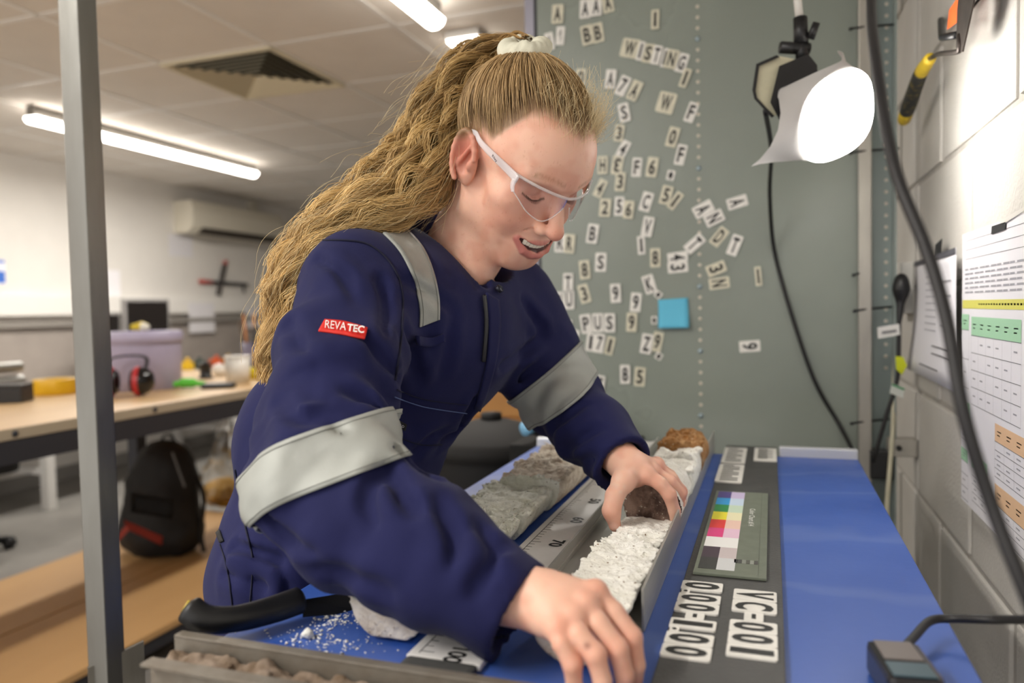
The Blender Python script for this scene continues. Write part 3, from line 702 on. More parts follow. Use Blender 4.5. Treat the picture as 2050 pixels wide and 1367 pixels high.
# ================================================================ LAMP, CABLES, WALL ITEMS
M_bplast = mat('black_plastic', '17171a', rough=0.4); M_cream = mat('cream_plastic', 'cfcaae', rough=0.45, var=0.15, vscale=20)
M_cable = mat('black_cable', '121114', rough=0.5)
lp = empty('work_lamp', at(1590, 190, 1.27), 'cream and black work lamp wrapped in a bright white cloth', 'lamp')
def lch(name, mb, par=None): return ch(name, mb, lp)
DL = 1.27
def L3(x, y, d=DL): return at(x, y, d)
ceil_pt = at(1600, -520, DL); ceil_pt[2] = CZ
lch('pole', MB().tube([ceil_pt, L3(1597, 0), L3(1601, 42)], 0.0068, mat('white_pole', 'd6d4cf', rough=0.4), 12))
lch('clamp', MB().tube([L3(1602, 36), L3(1604, 88)], [0.0115, 0.012], M_bplast, 12).tube([L3(1562, 95), L3(1620, 98)], 0.010, M_bplast, 12).tube([L3(1604, 80), L3(1606, 122)], 0.0105, M_bplast, 12))
lch('knob', MB().tube([L3(1622, 78, 1.26), L3(1635, 45, 1.25)], [0.007, 0.006], M_bplast, 8).tube([L3(1612, 70), L3(1624, 66, 1.26)], 0.003, M_bplast, 6))
def outline(pts, d0, d1, m, name):
    n = len(pts); V = [L3(x, y, d0) for x, y in pts]+[L3(x, y, d1) for x, y in pts]
    mb = MB(); mb.add(V, [tuple(range(n)), tuple(range(2*n-1, n-1, -1))]+[(i, i+n, (i+1) % n+n, (i+1) % n) for i in range(n)], m); return mb
lch('back_shell', outline([(1517, 128), (1560, 112), (1590, 118), (1590, 225), (1548, 232), (1512, 196), (1508, 180)], 1.235, 1.33, M_cream, 'b'))
lch('front_shell', outline([(1560, 132), (1618, 108), (1636, 130), (1640, 235), (1560, 240), (1542, 205)], 1.225, 1.335, M_bplast, 'f'))
lch('shell_rim', outline([(1506, 180), (1514, 128), (1555, 110), (1560, 114), (1520, 132), (1513, 182), (1516, 196), (1550, 232), (1545, 236), (1510, 198)], 1.23, 1.335, M_bplast, 'r'))
# cloth diffuser: a dome over the lamp face with flaring corners behind it
axd = 0.55*RT-0.50*UP+0.66*BK; axd /= np.linalg.norm(axd); e1 = np.cross(axd, UP); e1 /= np.linalg.norm(e1); e2 = np.cross(axd, e1)
cc0 = L3(1668, 232, 1.20); Rr = 0.076
dome = np.zeros((12, 41, 3))
for i in range(12):
    f = i/11
    for j in range(41):
        a = 2*PI*j/40; rr = Rr*(1+0.06*math.cos(2*a+0.5)+0.05*math.cos(4*a+0.6)); dome[i, j] = cc0+(e1*math.cos(a)*1.05+e2*math.sin(a))*rr*math.sin(f*PI/2)+axd*0.046*(math.cos(f*PI/2)**0.9)
M_glow = mat('lit_cloth', 'ffffff', rough=0.9, emit='fffaf2', estr=15.0)
mb = MB(); mb.grid(dome[:, :40], M_glow, True, wrap=True); lch('lit_cloth', mb)
mb = MB(); mb.add([cc0-axd*0.004]+[cc0-axd*0.003+(p-cc0)*0.985 for p in dome[-1, :40]], [(0, i+1, (i+1) % 40+1) for i in range(40)], M_bplast); lch('glow_block_disc', mb)  # added disc, stops the dome's glow from reaching the cloth corners behind
def cloth_mat():
    m = bpy.data.materials.new('white_cloth'); m.use_nodes = True; nt = m.node_tree; N = nt.nodes; Lk = nt.links; b = N['Principled BSDF']; b.inputs['Base Color'].default_value = (0.62, 0.61, 0.60, 1); b.inputs['Roughness'].default_value = 0.9
    t = N.new('ShaderNodeBsdfTranslucent'); t.inputs[0].default_value = (0.5, 0.49, 0.48, 1); mx = N.new('ShaderNodeMixShader'); mx.inputs[0].default_value = 0.25
    Lk.new(b.outputs[0], mx.inputs[1]); Lk.new(t.outputs[0], mx.inputs[2]); Lk.new(mx.outputs[0], N['Material Output'].inputs[0]); return m
M_cloth = cloth_mat()
# corners given by where their tips hang
tips = [(L3(1650, 98, 1.27), 0.9), (L3(1716, 106, 1.26), 0.8), (L3(1548, 182, 1.25), 0.9), (L3(1502, 334, 1.23), 1.0), (L3(1700, 250, 1.33), 0.6)]
sk = np.zeros((7, 41, 3)); rim = dome[-1]
tipang = []
for tp, w in tips: q = tp-cc0; tipang.append((math.atan2(q@e2, (q@e1)/1.08), tp, w))
for j in range(41):
    a = 2*PI*j/40; base = rim[j]; wsum = 0; off = np.zeros(3)
    for ta, tp, w in tipang:
        da = (a-ta+PI) % (2*PI)-PI; k = math.exp(-(da/0.46)**2); wsum += k; off += k*(tp-base)
    out = off/max(1.0, wsum)
    flat = -axd*0.018+((rim[j]-cc0)/np.linalg.norm(rim[j]-cc0))*0.004
    for i in range(7):
        f = i/6; sk[i, j] = base+(out+flat*max(0, 1-wsum))*f-axd*0.010*math.sin(f*PI)*min(1, wsum)
mb = MB(); mb.grid(sk[:, :40], M_cloth, True, wrap=True); lch('cloth_corners', mb)
# lamp cable down the partition
def cable(name, pts, r, label, m=None, n=80, cat='cable'):
    mb = MB(); mb.tube(spline(pts, n), r, m or M_cable, 10); return tag(mb.build(name), label, cat)
cable('lamp_cable', [L3(1532, 222), at(1544, 300, 1.45), at(1541, 390, 1.62)]+[ony(x, y, PY-0.012) for x, y in ((1550, 500), (1582, 620), (1630, 760), (1680, 850))]+[at(1712, 915, 1.60), at(1735, 990, 1.56), onz(1760, 1075, 0.86)], 0.0045, 'thin black cable running from the lamp down the partition to the table corner')
cable('hanging_cable', [at(1744, -160, 0.70), at(1744, 0, 0.62), at(1752, 110, 0.56), at(1790, 330, 0.50), at(1855, 500, 0.47), at(1895, 640, 0.45), at(1930, 830, 0.43), at(1985, 1010, 0.42), at(2055, 1190, 0.40), at(2140, 1400, 0.39)], 0.0040, 'thick black cable sweeping down the right side in front of the wall')
# adaptor on the table, with its lead
ad = empty('power_adaptor', onz(1800, 1345, TZ), 'black power adaptor block at the bottom right corner of the table', 'adaptor')
a0 = onz(1757, 1340, TZ+0.012); u_ = onz(1830, 1345, TZ+0.012)-a0; u_[2] = 0; u_ /= np.linalg.norm(u_); v_ = np.array([-u_[1], u_[0], 0])
mm = basis(onz(1800, 1338, TZ+0.0135), u_, v_)
o = MB().box((-0.019, -0.042, -0.013), (0.019, 0.020, 0.013), mat('glossy_black_plastic', '201f22', rough=0.22), 0.005).build('housing', ad); o.matrix_local = Matrix.Translation(-Vector(ad.location)) @ mm
o = MB().box((-0.014, -0.014, 0.0125), (0.013, 0.017, 0.0138), mat('brown_grey_panel', '6b625f', rough=0.35), 0.0006).build('top_plate', ad); o.matrix_local = Matrix.Translation(-Vector(ad.location)) @ mm
o = MB().box((-0.015, -0.040, 0.0125), (0.014, -0.018, 0.0136), mat('dark_label', '2c4a55', rough=0.4), 0.0006).build('label_plate', ad); o.matrix_local = Matrix.Translation(-Vector(ad.location)) @ mm
c0 = mm @ Vector((0.006, 0.019, 0.004))
mb = MB(); mb.tube(spline([c0, onz(1830, 1275, TZ+0.017), onz(1862, 1243, TZ+0.020), onz(1905, 1238, TZ+0.022), onz(1985, 1240, TZ+0.03), onz(2060, 1240, TZ+0.03)], 50), 0.0036, M_cable, 10); ch('lead', mb, ad)
mb = MB(); mb.tube([c0, mm @ Vector((0.0075, 0.028, 0.005))], [0.0055, 0.004], M_cable, 10); ch('strain_relief', mb, ad)
# margin trowel hanging on the wall
tw = empty('trowel', onx(1850, 140, XR), 'small trowel with yellow and black handle hanging on the block wall', 'trowel')
WX = XR-0.045
def wpt(x, y, X=None): return onx(x, y, WX if X is None else X)
M_rst = mat('dull_steel', '5a524e', rough=0.45, metal=0.8, var=0.4, vscale=40)
pr = [wpt(1806, 247), wpt(1812, 225), wpt(1830, 180), wpt(1850, 125), wpt(1862, 114)]
hp = spline([wpt(1808, 245), wpt(1822, 205), wpt(1842, 150), wpt(1862, 117)], 24)
M_yel = mat('yellow_grip', 'd9b92e', rough=0.5, var=0.2, vscale=60); M_blkg = mat('worn_black_grip', '2a2a2a', rough=0.6, var=0.6, vscale=90, col2='8a7a3a', lo=0.5, hi=0.7)
rr_ = np.interp(np.linspace(0, 1, len(hp)), [0, 0.06, 0.3, 0.7, 1], [0.006, 0.0125, 0.0135, 0.012, 0.0095]); k1, k2 = int(len(hp)*0.22), int(len(hp)*0.68)
ch('handle_end', MB().tube(hp[:k1+1], rr_[:k1+1], M_yel, 14), tw); ch('grip', MB().tube(hp[k1:k2+1], rr_[k1:k2+1]*1.02, M_blkg, 14), tw); ch('ferrule', MB().tube(hp[k2:], rr_[k2:], M_yel, 14), tw)
ch('neck', MB().tube(spline([wpt(1862, 117), wpt(1880, 108), wpt(1915, 104), wpt(1922, 95), wpt(1920, 70)], 24), 0.0038, M_rst, 10), tw)
bp_ = [wpt(1914, 96), wpt(1926, 104), wpt(1940, 40), wpt(1962, -60), wpt(1925, -60), wpt(1916, 20)]
nn = np.array([-1.0, 0, 0]); n_ = len(bp_); mb = MB(); mb.add(bp_+[q-nn*0.0022 for q in bp_], [tuple(range(n_)), tuple(range(2*n_-1, n_-1, -1))]+[(i, i+n_, (i+1) % n_+n_, (i+1) % n_) for i in range(n_)], M_rst); ch('blade', mb, tw)
hk = empty('tool_hook', onx(1900, 50, XR), 'black hook clip with an orange tag behind the trowel blade', 'hook')
ch('clip', MB().tube([wpt(1884, 40, XR-0.01), wpt(1886, 75, WX), wpt(1915, 70, WX+0.004)], 0.0055, M_bplast, 8), hk)
ch('orange_tag', MB().add([wpt(1896, 60, WX+0.005), wpt(1916, 45, WX+0.005), wpt(1920, -10, WX+0.005), wpt(1900, 20, WX+0.005)], [(0, 1, 2, 3)], mat('orange_tag', 'e8662c', rough=0.6)).add([wpt(1896, 60, WX+0.006), wpt(1916, 45, WX+0.006), wpt(1920, -10, WX+0.006), wpt(1900, 20, WX+0.006)], [(3, 2, 1, 0)], mat('orange_tag', 'e8662c')), hk)
ch('wire', MB().tube([wpt(1940, 24, XR-0.012), wpt(1975, -20, XR-0.004)], 0.0022, M_cable, 6), hk)
# papers on the wall
M_paper = mat('white_paper', 'e9e8ee', rough=0.8); M_line = mat('print_line', '4d4d55', rough=0.8); M_grn = mat('print_green', 'a6d3b1', rough=0.8); M_org = mat('print_orange', 'e6c09a', rough=0.8); M_ylw = mat('print_yellow', 'd9d56a', rough=0.8)
def paper_pt(y, z, X=XR-0.012): return np.array([X, y, z])
def wall_rect(mb, p0, p1, m, X):     # p0 top left, p1 bottom right, in picture -> rectangle on the plane x = X
    a = onx(*p0, X); b = onx(*p1, X); y0, y1 = a[1], b[1]; z0, z1 = b[2], a[2]
    mb.add([(X, y0, z0), (X, y1, z0), (X, y1, z1), (X, y0, z1)], [(0, 1, 2, 3)], m)
XP = XR-0.014
pA = onx(1927, 470, XP); pB = onx(1927, 768, XP); yA = pA[1]; yN = yA-0.60; zT = pA[2]; zB = zT-0.42
sheet = tag(empty('wall_chart', (XP, yA, zB)), 'large printed chart with green and orange table headings on the block wall', 'paper')
ch('paper', MB().box((XP, yN, zB), (XP+0.0005, yA, zT), M_paper), sheet)
mb = MB(); Xi = XP-0.0004
def rc(u0, u1, v0, v1, m):           # u along the sheet from its far edge, v down from its top, metres
    y0, y1 = yA-u0, yA-u1; z0, z1 = zT-v1, zT-v0; mb.add([(Xi, y0, z0), (Xi, y1, z0), (Xi, y1, z1), (Xi, y0, z1)], [(0, 1, 2, 3)], m)
for i in range(3): rc(0.02, 0.56, 0.012+i*0.014, 0.0125+i*0.014, M_line)
for i in range(6):
    for w_ in range(18): rc(0.02+w_*0.029, 0.02+w_*0.029+0.02+0.007*((w_*7+i*3) % 2), 0.055+i*0.007, 0.0575+i*0.007, mat('fine_print', 'a4a4ac', rough=0.8))
rc(0.004, 0.58, 0.103, 0.116, M_ylw); [rc(0.10+i*0.013, 0.108+i*0.013, 0.108, 0.1105, mat('fine_print2', '7a7a50', rough=0.8)) for i in range(26)]
M_fine = mat('green_fine_print', '6d7a72', rough=0.8)
def table(u0, u1, v0, rows, rh, head, hm, cols):
    rc(u0, u1, v0, v0+head, hm)
    for i in range(rows+1): rc(u0, u1, v0+head+i*rh, v0+head+i*rh+0.0007, M_line)
    for c in range(cols+1): u = u0+(u1-u0)*c/cols; rc(u, u+0.0006, v0+head, v0+head+rows*rh, mat('thin_rule', 'b3b3ba', rough=0.8))
    for c in range(cols):
        u = u0+(u1-u0)*(c+0.25)/cols; w = (u1-u0)/cols*0.45; rc(u, u+w, v0+head*0.38, v0+head*0.44, M_fine); rc(u, u+w*0.7, v0+head*0.58, v0+head*0.64, M_fine)
        for i in range(rows):
            if (i*3+c*5) % 4: rc(u, u+w*0.8, v0+head+(i+0.45)*rh, v0+head+(i+0.45)*rh+0.002, mat('fine_print', '9a9aa2'))
table(0.0, 0.045, 0.125, 2, 0.045, 0.024, M_grn, 1); table(0.06, 0.30, 0.128, 4, 0.026, 0.028, M_grn, 6)
table(0.0, 0.05, 0.262, 2, 0.014, 0.030, M_grn, 1); table(0.0, 0.045, 0.335, 3, 0.02, 0.02, M_grn, 1); table(0.07, 0.15, 0.335, 4, 0.013, 0.018, M_grn, 2)
table(0.19, 0.36, 0.270, 4, 0.012, 0.024, M_org, 4); table(0.19, 0.36, 0.352, 3, 0.012, 0.028, M_org, 4)
ch('print', mb, sheet)
# smaller sheet further along, lower corner lifting off the wall
s1 = onx(1829, 525, XR-0.008); s2y = yA+0.004; zt = s1[2]; zb = onx(1829, 738, XR-0.008)[2]; Gp = np.zeros((10, 8, 3))
for i in range(10):
    for j in range(8):
        v, u = i/9, j/7; Gp[i, j] = (XR-0.006-0.016*u-0.03*max(0, v-0.35)**1.6*(1-u), s1[1]*(1-u)+(s2y)*u, zt*(1-v)+zb*v)
sm = empty('wall_notice', (XR-0.01, s1[1], zb), 'smaller printed notice lifting off the wall beside the big chart', 'paper')
mb = MB(); mb.grid(Gp, M_paper, True, 0.0004, np.broadcast_to(np.array([-1.0, 0, 0]), Gp.shape)); ch('paper', mb, sm)
mb = MB()
def rc2(u0, u1, v0, v1, m):
    Q = []
    for (u, v) in ((u0, v1), (u1, v1), (u1, v0), (u0, v0)):
        i = v*9; j = u*7; i0, j0 = min(int(i), 8), min(int(j), 6); a, b = i-i0, j-j0
        Q.append((Gp[i0, j0]*(1-a)*(1-b)+Gp[i0+1, j0]*a*(1-b)+Gp[i0, j0+1]*(1-a)*b+Gp[i0+1, j0+1]*a*b)+np.array([-0.0012, 0, 0]))
    mb.add(Q, [(0, 1, 2, 3)], m)
rc2(0.0, 1.0, 0.0, 0.045, mat('photocopy_edge', '55555c', rough=0.8))
for i in range(9):
    rc2(0.35, 0.62, 0.16+i*0.055, 0.168+i*0.055, mat('fine_print', '9a9aa2'))
    if i % 2: rc2(0.72, 0.92, 0.16+i*0.055, 0.172+i*0.055, mat('fine_print', '9a9aa2'))
rc2(0.3, 0.7, 0.90, 0.91, M_line); rc2(0.55, 0.95, 0.72, 0.73, M_line); rc2(0.55, 0.95, 0.78, 0.79, M_line); ch('print', mb, sm)
M_tape_b = mat('black_tape', '1c1c20', rough=0.6); M_tape_w = mat('masking_tape', 'd5d2cc', rough=0.7)
def strip_w(p, m, label, X):
    Q = [onx(x, y, X) for x, y in p]; n = len(Q); mb = MB(); mb.add(Q+[q+np.array([0.001, 0, 0]) for q in Q], [tuple(range(n)), tuple(range(2*n-1, n-1, -1))]+[(i, i+n, (i+1) % n+n, (i+1) % n) for i in range(n)], m)
    tag(mb.build('tape_piece'), label, 'tape')
strip_w([(1985, 453), (2013, 444), (2012, 459), (1984, 469)], M_tape_b, 'black tape piece holding the top edge of the large chart', XP-0.0016)
strip_w([(1872, 490), (1885, 478), (1883, 510), (1869, 512)], M_tape_b, 'black tape piece above the smaller notice', XR-0.016)
strip_w([(1998, 444), (2050, 414), (2050, 422), (2008, 449)], M_tape_w, 'pale tape strip sticking up from the chart top', XP-0.0016)
# socket, plug, cable tags
so = empty('wall_socket', onx(1797, 590, XR), 'white wall socket beside the partition with a black plug in it', 'socket')
q0 = onx(1797, 555, XR-0.02); q1 = onx(1797, 610, XR-0.02)
ch('box', MB().box((XR-0.03, q0[1]-0.10, q1[2]-0.02), (XR-0.001, q0[1]-0.02, q0[2]+0.03), mat('white_socket_plastic', 'e6e4df', rough=0.4), 0.003), so)
pg = empty('plug', at(1804, 580, 1.62), 'black mains plug with a ribbed collar hanging at the wall socket', 'plug')
P0, P1, P2 = at(1805, 556, 1.60), at(1803, 598, 1.60), at(1800, 645, 1.60)
F_ = Field(np.minimum(P0, P1)-0.04, np.maximum(P0, P1)+0.04, 0.0025); F_.ell(P0*0.6+P1*0.4, (0.016, 0.02, 0.028), 0).cone(P1*0.6+P0*0.4, P1+np.array([0, 0, -0.008]), 0.014, 0.009, 0.01); v0, f0 = F_.mesh(); o = pchild0 = mobj('plug_body', np_mesh('plug_body', v0, f0, M_bplast)); o.parent = pg; o.location = -Vector(pg.location)
prof = spline([P1+np.array([0, 0, -0.006]), P2], 20); ch('strain_relief', MB().tube(prof, [0.0085-0.00022*i*1.0+0.0012*(i % 2) for i in range(len(prof))], M_bplast, 10), pg)
ch('lead', MB().tube(spline([P2, at(1799, 700, 1.60), at(1796, 760, 1.60), at(1775, 830, 1.60), at(1755, 900, 1.61), at(1748, 925, 1.62)], 50), 0.0045, M_cable, 10), pg)
for nm, pts, m, lab in (('cable_tag', [(1757, 655), (1800, 648), (1802, 670), (1758, 678)], 'e4e3de', 'white printed tag on the plug lead'), ('cable_tag', [(1786, 767), (1812, 777), (1808, 797), (1782, 787)], 'dfe3dd', 'white and green tag low on the plug lead'), ('cable_tag', [(1793, 713), (1808, 714), (1816, 732), (1806, 750), (1795, 740)], 'd8e02a', 'bright yellow tag on the plug lead')):
    Q = [at(x, y, 1.59) for x, y in pts]; n = len(Q); mb = MB(); mb.add(Q+[q-BK*0.0015 for q in Q], [tuple(range(n-1, -1, -1)), tuple(range(n, 2*n))]+[(i, (i+1) % n, (i+1) % n+n, i+n) for i in range(n)], mat('tag_'+m, m, rough=0.6)); o = tag(mb.build(nm), lab, 'tag')
    if m == 'e4e3de': mb = MB(); put_text(mb, 'IIIIIIIII', at(1780, 664, 1.5885), at(1800, 661, 1.5885)-at(1760, 667, 1.5885), UP, 0.030, 0.006, M_line, 0.03); mb.build('print', o)
    if m == 'dfe3dd':
        mb = MB(); mb.add([at(1786, 768, 1.5885), at(1811, 778, 1.5885), at(1810, 781, 1.5885), at(1785, 771, 1.5885)], [(3, 2, 1, 0)], mat('tag_green', '2f9a5a', rough=0.6)); mb.build('green_band', o)
cable('white_cable', [at(1790, 560, 1.66), at(1793, 640, 1.66), at(1790, 740, 1.66), at(1789, 830, 1.64), at(1782, 930, 1.62), at(1776, 1010, 1.60), at(1778, 1080, 1.58)], 0.0048, 'cream cable hanging behind the plug lead', mat('cream_cable', 'cfcab2', rough=0.5))
bx_ = empty('junction_box', at(1765, 930, 1.66), 'black box behind the far right table corner', 'box'); 
c_ = at(1762, 930, 1.66); ch('body', MB().box((c_[0]-0.022, c_[1]-0.02, c_[2]-0.03), (c_[0]+0.024, c_[1]+0.02, c_[2]+0.028), M_bplast, 0.004), bx_); ch('lid', MB().box((c_[0]-0.023, c_[1]-0.021, c_[2]+0.0282), (c_[0]+0.025, c_[1]+0.021, c_[2]+0.033), mat('dark_grey_plastic', '3c3c3e', rough=0.5), 0.002), bx_)
bk = tag(empty('wall_bracket', at(1800, 900, 1.75)), 'grey metal bracket on the wall behind the cream cable', 'bracket')
c_ = onx(1808, 895, XR-0.03); ch('plate', MB().box((XR-0.06, c_[1]-0.01, c_[2]-0.02), (XR-0.0035, c_[1]+0.03, c_[2]+0.018), M_wstl, 0.002), bk); ch('bolt', MB().tube([(XR-0.04, c_[1]-0.011, c_[2]), (XR-0.04, c_[1]-0.016, c_[2])], 0.006, M_bplast, 8), bk)

# ================================================================ PERSON
rng = np.random.default_rng(7)
BK = -FW
th, pp, rl = math.radians(42.7), math.radians(43.3), math.radians(8.4)
ct, st, cp, sp = math.cos(th), math.sin(th), math.cos(pp), math.sin(pp)
HR = np.stack([-st*RT+ct*BK, cp*ct*RT-sp*UP+cp*st*BK, sp*ct*RT+cp*UP+sp*st*BK], 1)
HR = HR@np.array([[math.cos(rl), 0, math.sin(rl)], [0, 1, 0], [-math.sin(rl), 0, math.cos(rl)]])
hR, hF, hU = HR.T
HO = at(1030.7, 331.5, 0.9635)
def h2w(P): return np.asarray(P)@HR.T+HO
def w2h(P): return (np.asarray(P)-HO)@HR
M_skin = mat('skin', 'e2ae96', rough=0.48, attr='Col', bump=0.12, bscale=900, sss=0.25, spec=0.4)
# ---- body joints (world)
nbase = at(900, 556, 1.045)
pelvis = at(662, 1085, 1.04); belly = at(690, 885, 1.02); chest = at(822, 665, 1.01)
shR = at(716, 592, 0.89); elR = at(632, 985, 0.705); wrR = at(1068, 1213, 0.60)
shL = at(1012, 615, 1.14); elL = at(1118, 790, 1.115); wrL = at(1262, 938, 0.952)
hipR = pelvis+np.array([0.0, -0.085, -0.03]); hipL = pelvis+np.array([0.02, 0.085, -0.03])
knR = np.array([-0.585, 0.82, 0.47]); knL = np.array([-0.575, 1.0, 0.47]); anR = np.array([-0.63, 0.81, 0.09]); anL = np.array([-0.63, 1.01, 0.09])
# ---- head and neck (head space: x right, y forward, z up)
H = Field((-0.092, -0.125, -0.20), (0.092, 0.14, 0.145), 0.00135)
H.ell((0, -0.004, 0.045), (0.0725, 0.093, 0.081), 0)
H.ell((0, 0.034, 0.042), (0.0645, 0.064, 0.055), 0.02)
H.ell((0, 0.040, -0.022), (0.059, 0.050, 0.066), 0.02)
H.ell((0, 0.047, -0.054), (0.045, 0.043, 0.042), 0.02)
H.ell((0, 0.073, -0.087), (0.020, 0.019, 0.018), 0.022)
for s in (-1, 1):
    H.chain([(s*0.055, -0.004, -0.030), (s*0.048, 0.012, -0.058), (s*0.016, 0.072, -0.088)], [0.013, 0.014, 0.012], 0.022)
    H.ell((s*0.046, 0.054, -0.010), (0.019, 0.021, 0.016), 0.018)
    H.ell((s*0.0355, 0.0630, -0.030), (0.0185, 0.018, 0.018), 0.014)          # smiling cheek
    H.cone((s*0.010, 0.087, 0.034), (s*0.046, 0.070, 0.035), 0.0085, 0.0085, 0.012)
    H.ell((s*0.032, 0.096, 0.014), (0.019, 0.020, 0.012), 0.010, 's')
H.cone((0, 0.086, 0.020), (0, 0.1085, -0.021), 0.0078, 0.0100, 0.008)
H.ell((0, 0.1100, -0.0245), (0.0105, 0.0098, 0.0090), 0.006)
for s in (-1, 1):
    H.ell((s*0.0130, 0.0975, -0.0275), (0.0084, 0.0095, 0.0078), 0.005)
    H.ell((s*0.0066, 0.1045, -0.0355), (0.0036, 0.0055, 0.0042), 0.003, 's')
    # lids: nearly closed, looking down
    H.ell((s*0.032, 0.0665, 0.0140), (0.0155, 0.0135, 0.0125), 0.003)
    H.chain([(s*0.0185, 0.0765, 0.0115), (s*0.026, 0.0815, 0.0062), (s*0.034, 0.0805, 0.0047), (s*0.043, 0.0735, 0.0087)], [0.0016, 0.0018, 0.0018, 0.0014], 0.0012)
# muzzle, lips, open smile
H.ell((0, 0.078, -0.062), (0.030, 0.022, 0.026), 0.012)
upl = [(-0.0310, 0.0735, -0.0490), (-0.0200, 0.0905, -0.0521), (-0.0070, 0.0990, -0.0494), (0.0000, 0.0992, -0.0497), (0.0070, 0.0990, -0.0494), (0.0200, 0.0905, -0.0521), (0.0310, 0.0735, -0.0490)]
lol = [(-0.0300, 0.0735, -0.0504), (-0.0200, 0.0880, -0.0629), (-0.0080, 0.0955, -0.0672), (0.0000, 0.0965, -0.0670), (0.0080, 0.0955, -0.0672), (0.0200, 0.0880, -0.0629), (0.0300, 0.0735, -0.0504)]
def surf_y(pl, off):
    out = []
    for x, _, z in pl:
        ys = np.linspace(0.125, 0.03, 200); v = H.sample(np.stack([np.full(200, x), ys, np.full(200, z)], -1)); k = int(np.argmax(v < 0)); out.append((x, ys[k]+off, z))
    return out
mid = [(-0.030, 0, -0.0485), (-0.024, 0, -0.0510), (-0.014, 0, -0.0555), (0, 0, -0.0578), (0.014, 0, -0.0555), (0.024, 0, -0.0510), (0.030, 0, -0.0485)]
mid = surf_y(mid, 0.0005); upl = surf_y(upl, -0.0012); lol = surf_y(lol, -0.0012)
for i in range(6):
    H.cone(upl[i], upl[i+1], 0.0027, 0.0027, 0.003); H.cone(lol[i], lol[i+1], 0.0036, 0.0036, 0.004)
mr = [0.0010, 0.0030, 0.0045, 0.0050, 0.0045, 0.0030, 0.0010]
lip_y = {i: surf_y([(i*0.0052, 0, -0.0545)], 0)[0][1] for i in range(-4, 5)}; H0 = H.D.copy()
for i in range(6): H.cone(mid[i], mid[i+1], mr[i], mr[i+1], 0.0015, 's')
for s in (-1, 1):
    H.cone((s*0.0165, 0.0945, -0.030), (s*0.0385, 0.0735, -0.0470), 0.0004, 0.0004, 0.004, 's')      # smile fold
    # ear
    ea = np.array([s*0.0745, -0.010, 0.002]); Re = np.stack([(1, 0.35*s, 0), (-0.35*s, 1, 0.42), (0, -0.42, 1)], 1).astype(float); Re /= np.linalg.norm(Re, axis=0)
    H.ell(ea, (0.0070, 0.0175, 0.0350), 0.004, R=Re)
    H.ell(ea+np.array([s*0.0065, 0.001, 0.004]), (0.0070, 0.0110, 0.0250), 0.003, 's', R=Re)
    t = np.linspace(-0.5, 3.6, 14); rim = [ea+Re@np.array([s*0.006, 0.0160*math.cos(a+0.5), 0.0320*math.sin(a+0.5)]) for a in t]
    for i in range(13): H.cone(rim[i], rim[i+1], 0.0033, 0.0033, 0.002)
    H.cone(ea+np.array([s*0.004, -0.004, -0.012]), ea+np.array([s*0.003, 0.004, 0.016]), 0.003, 0.0025, 0.003)
    H.ell(ea+np.array([s*0.000, 0.013, -0.004]), (0.005, 0.005, 0.007), 0.004)
nb = w2h(nbase); thr = w2h(at(938, 540, 0.992))
H.chain([(0, -0.020, -0.02), (0, -0.020, -0.070), nb*0.62+np.array([0, -0.004, -0.02]), nb], [0.052, 0.047, 0.049, 0.058], 0.02)
H.ell((0, 0.042, -0.084), (0.028, 0.028, 0.012), 0.016)
H.cone(nb*0.55, thr, 0.046, 0.034, 0.02)
Vh, Fh = H.mesh()
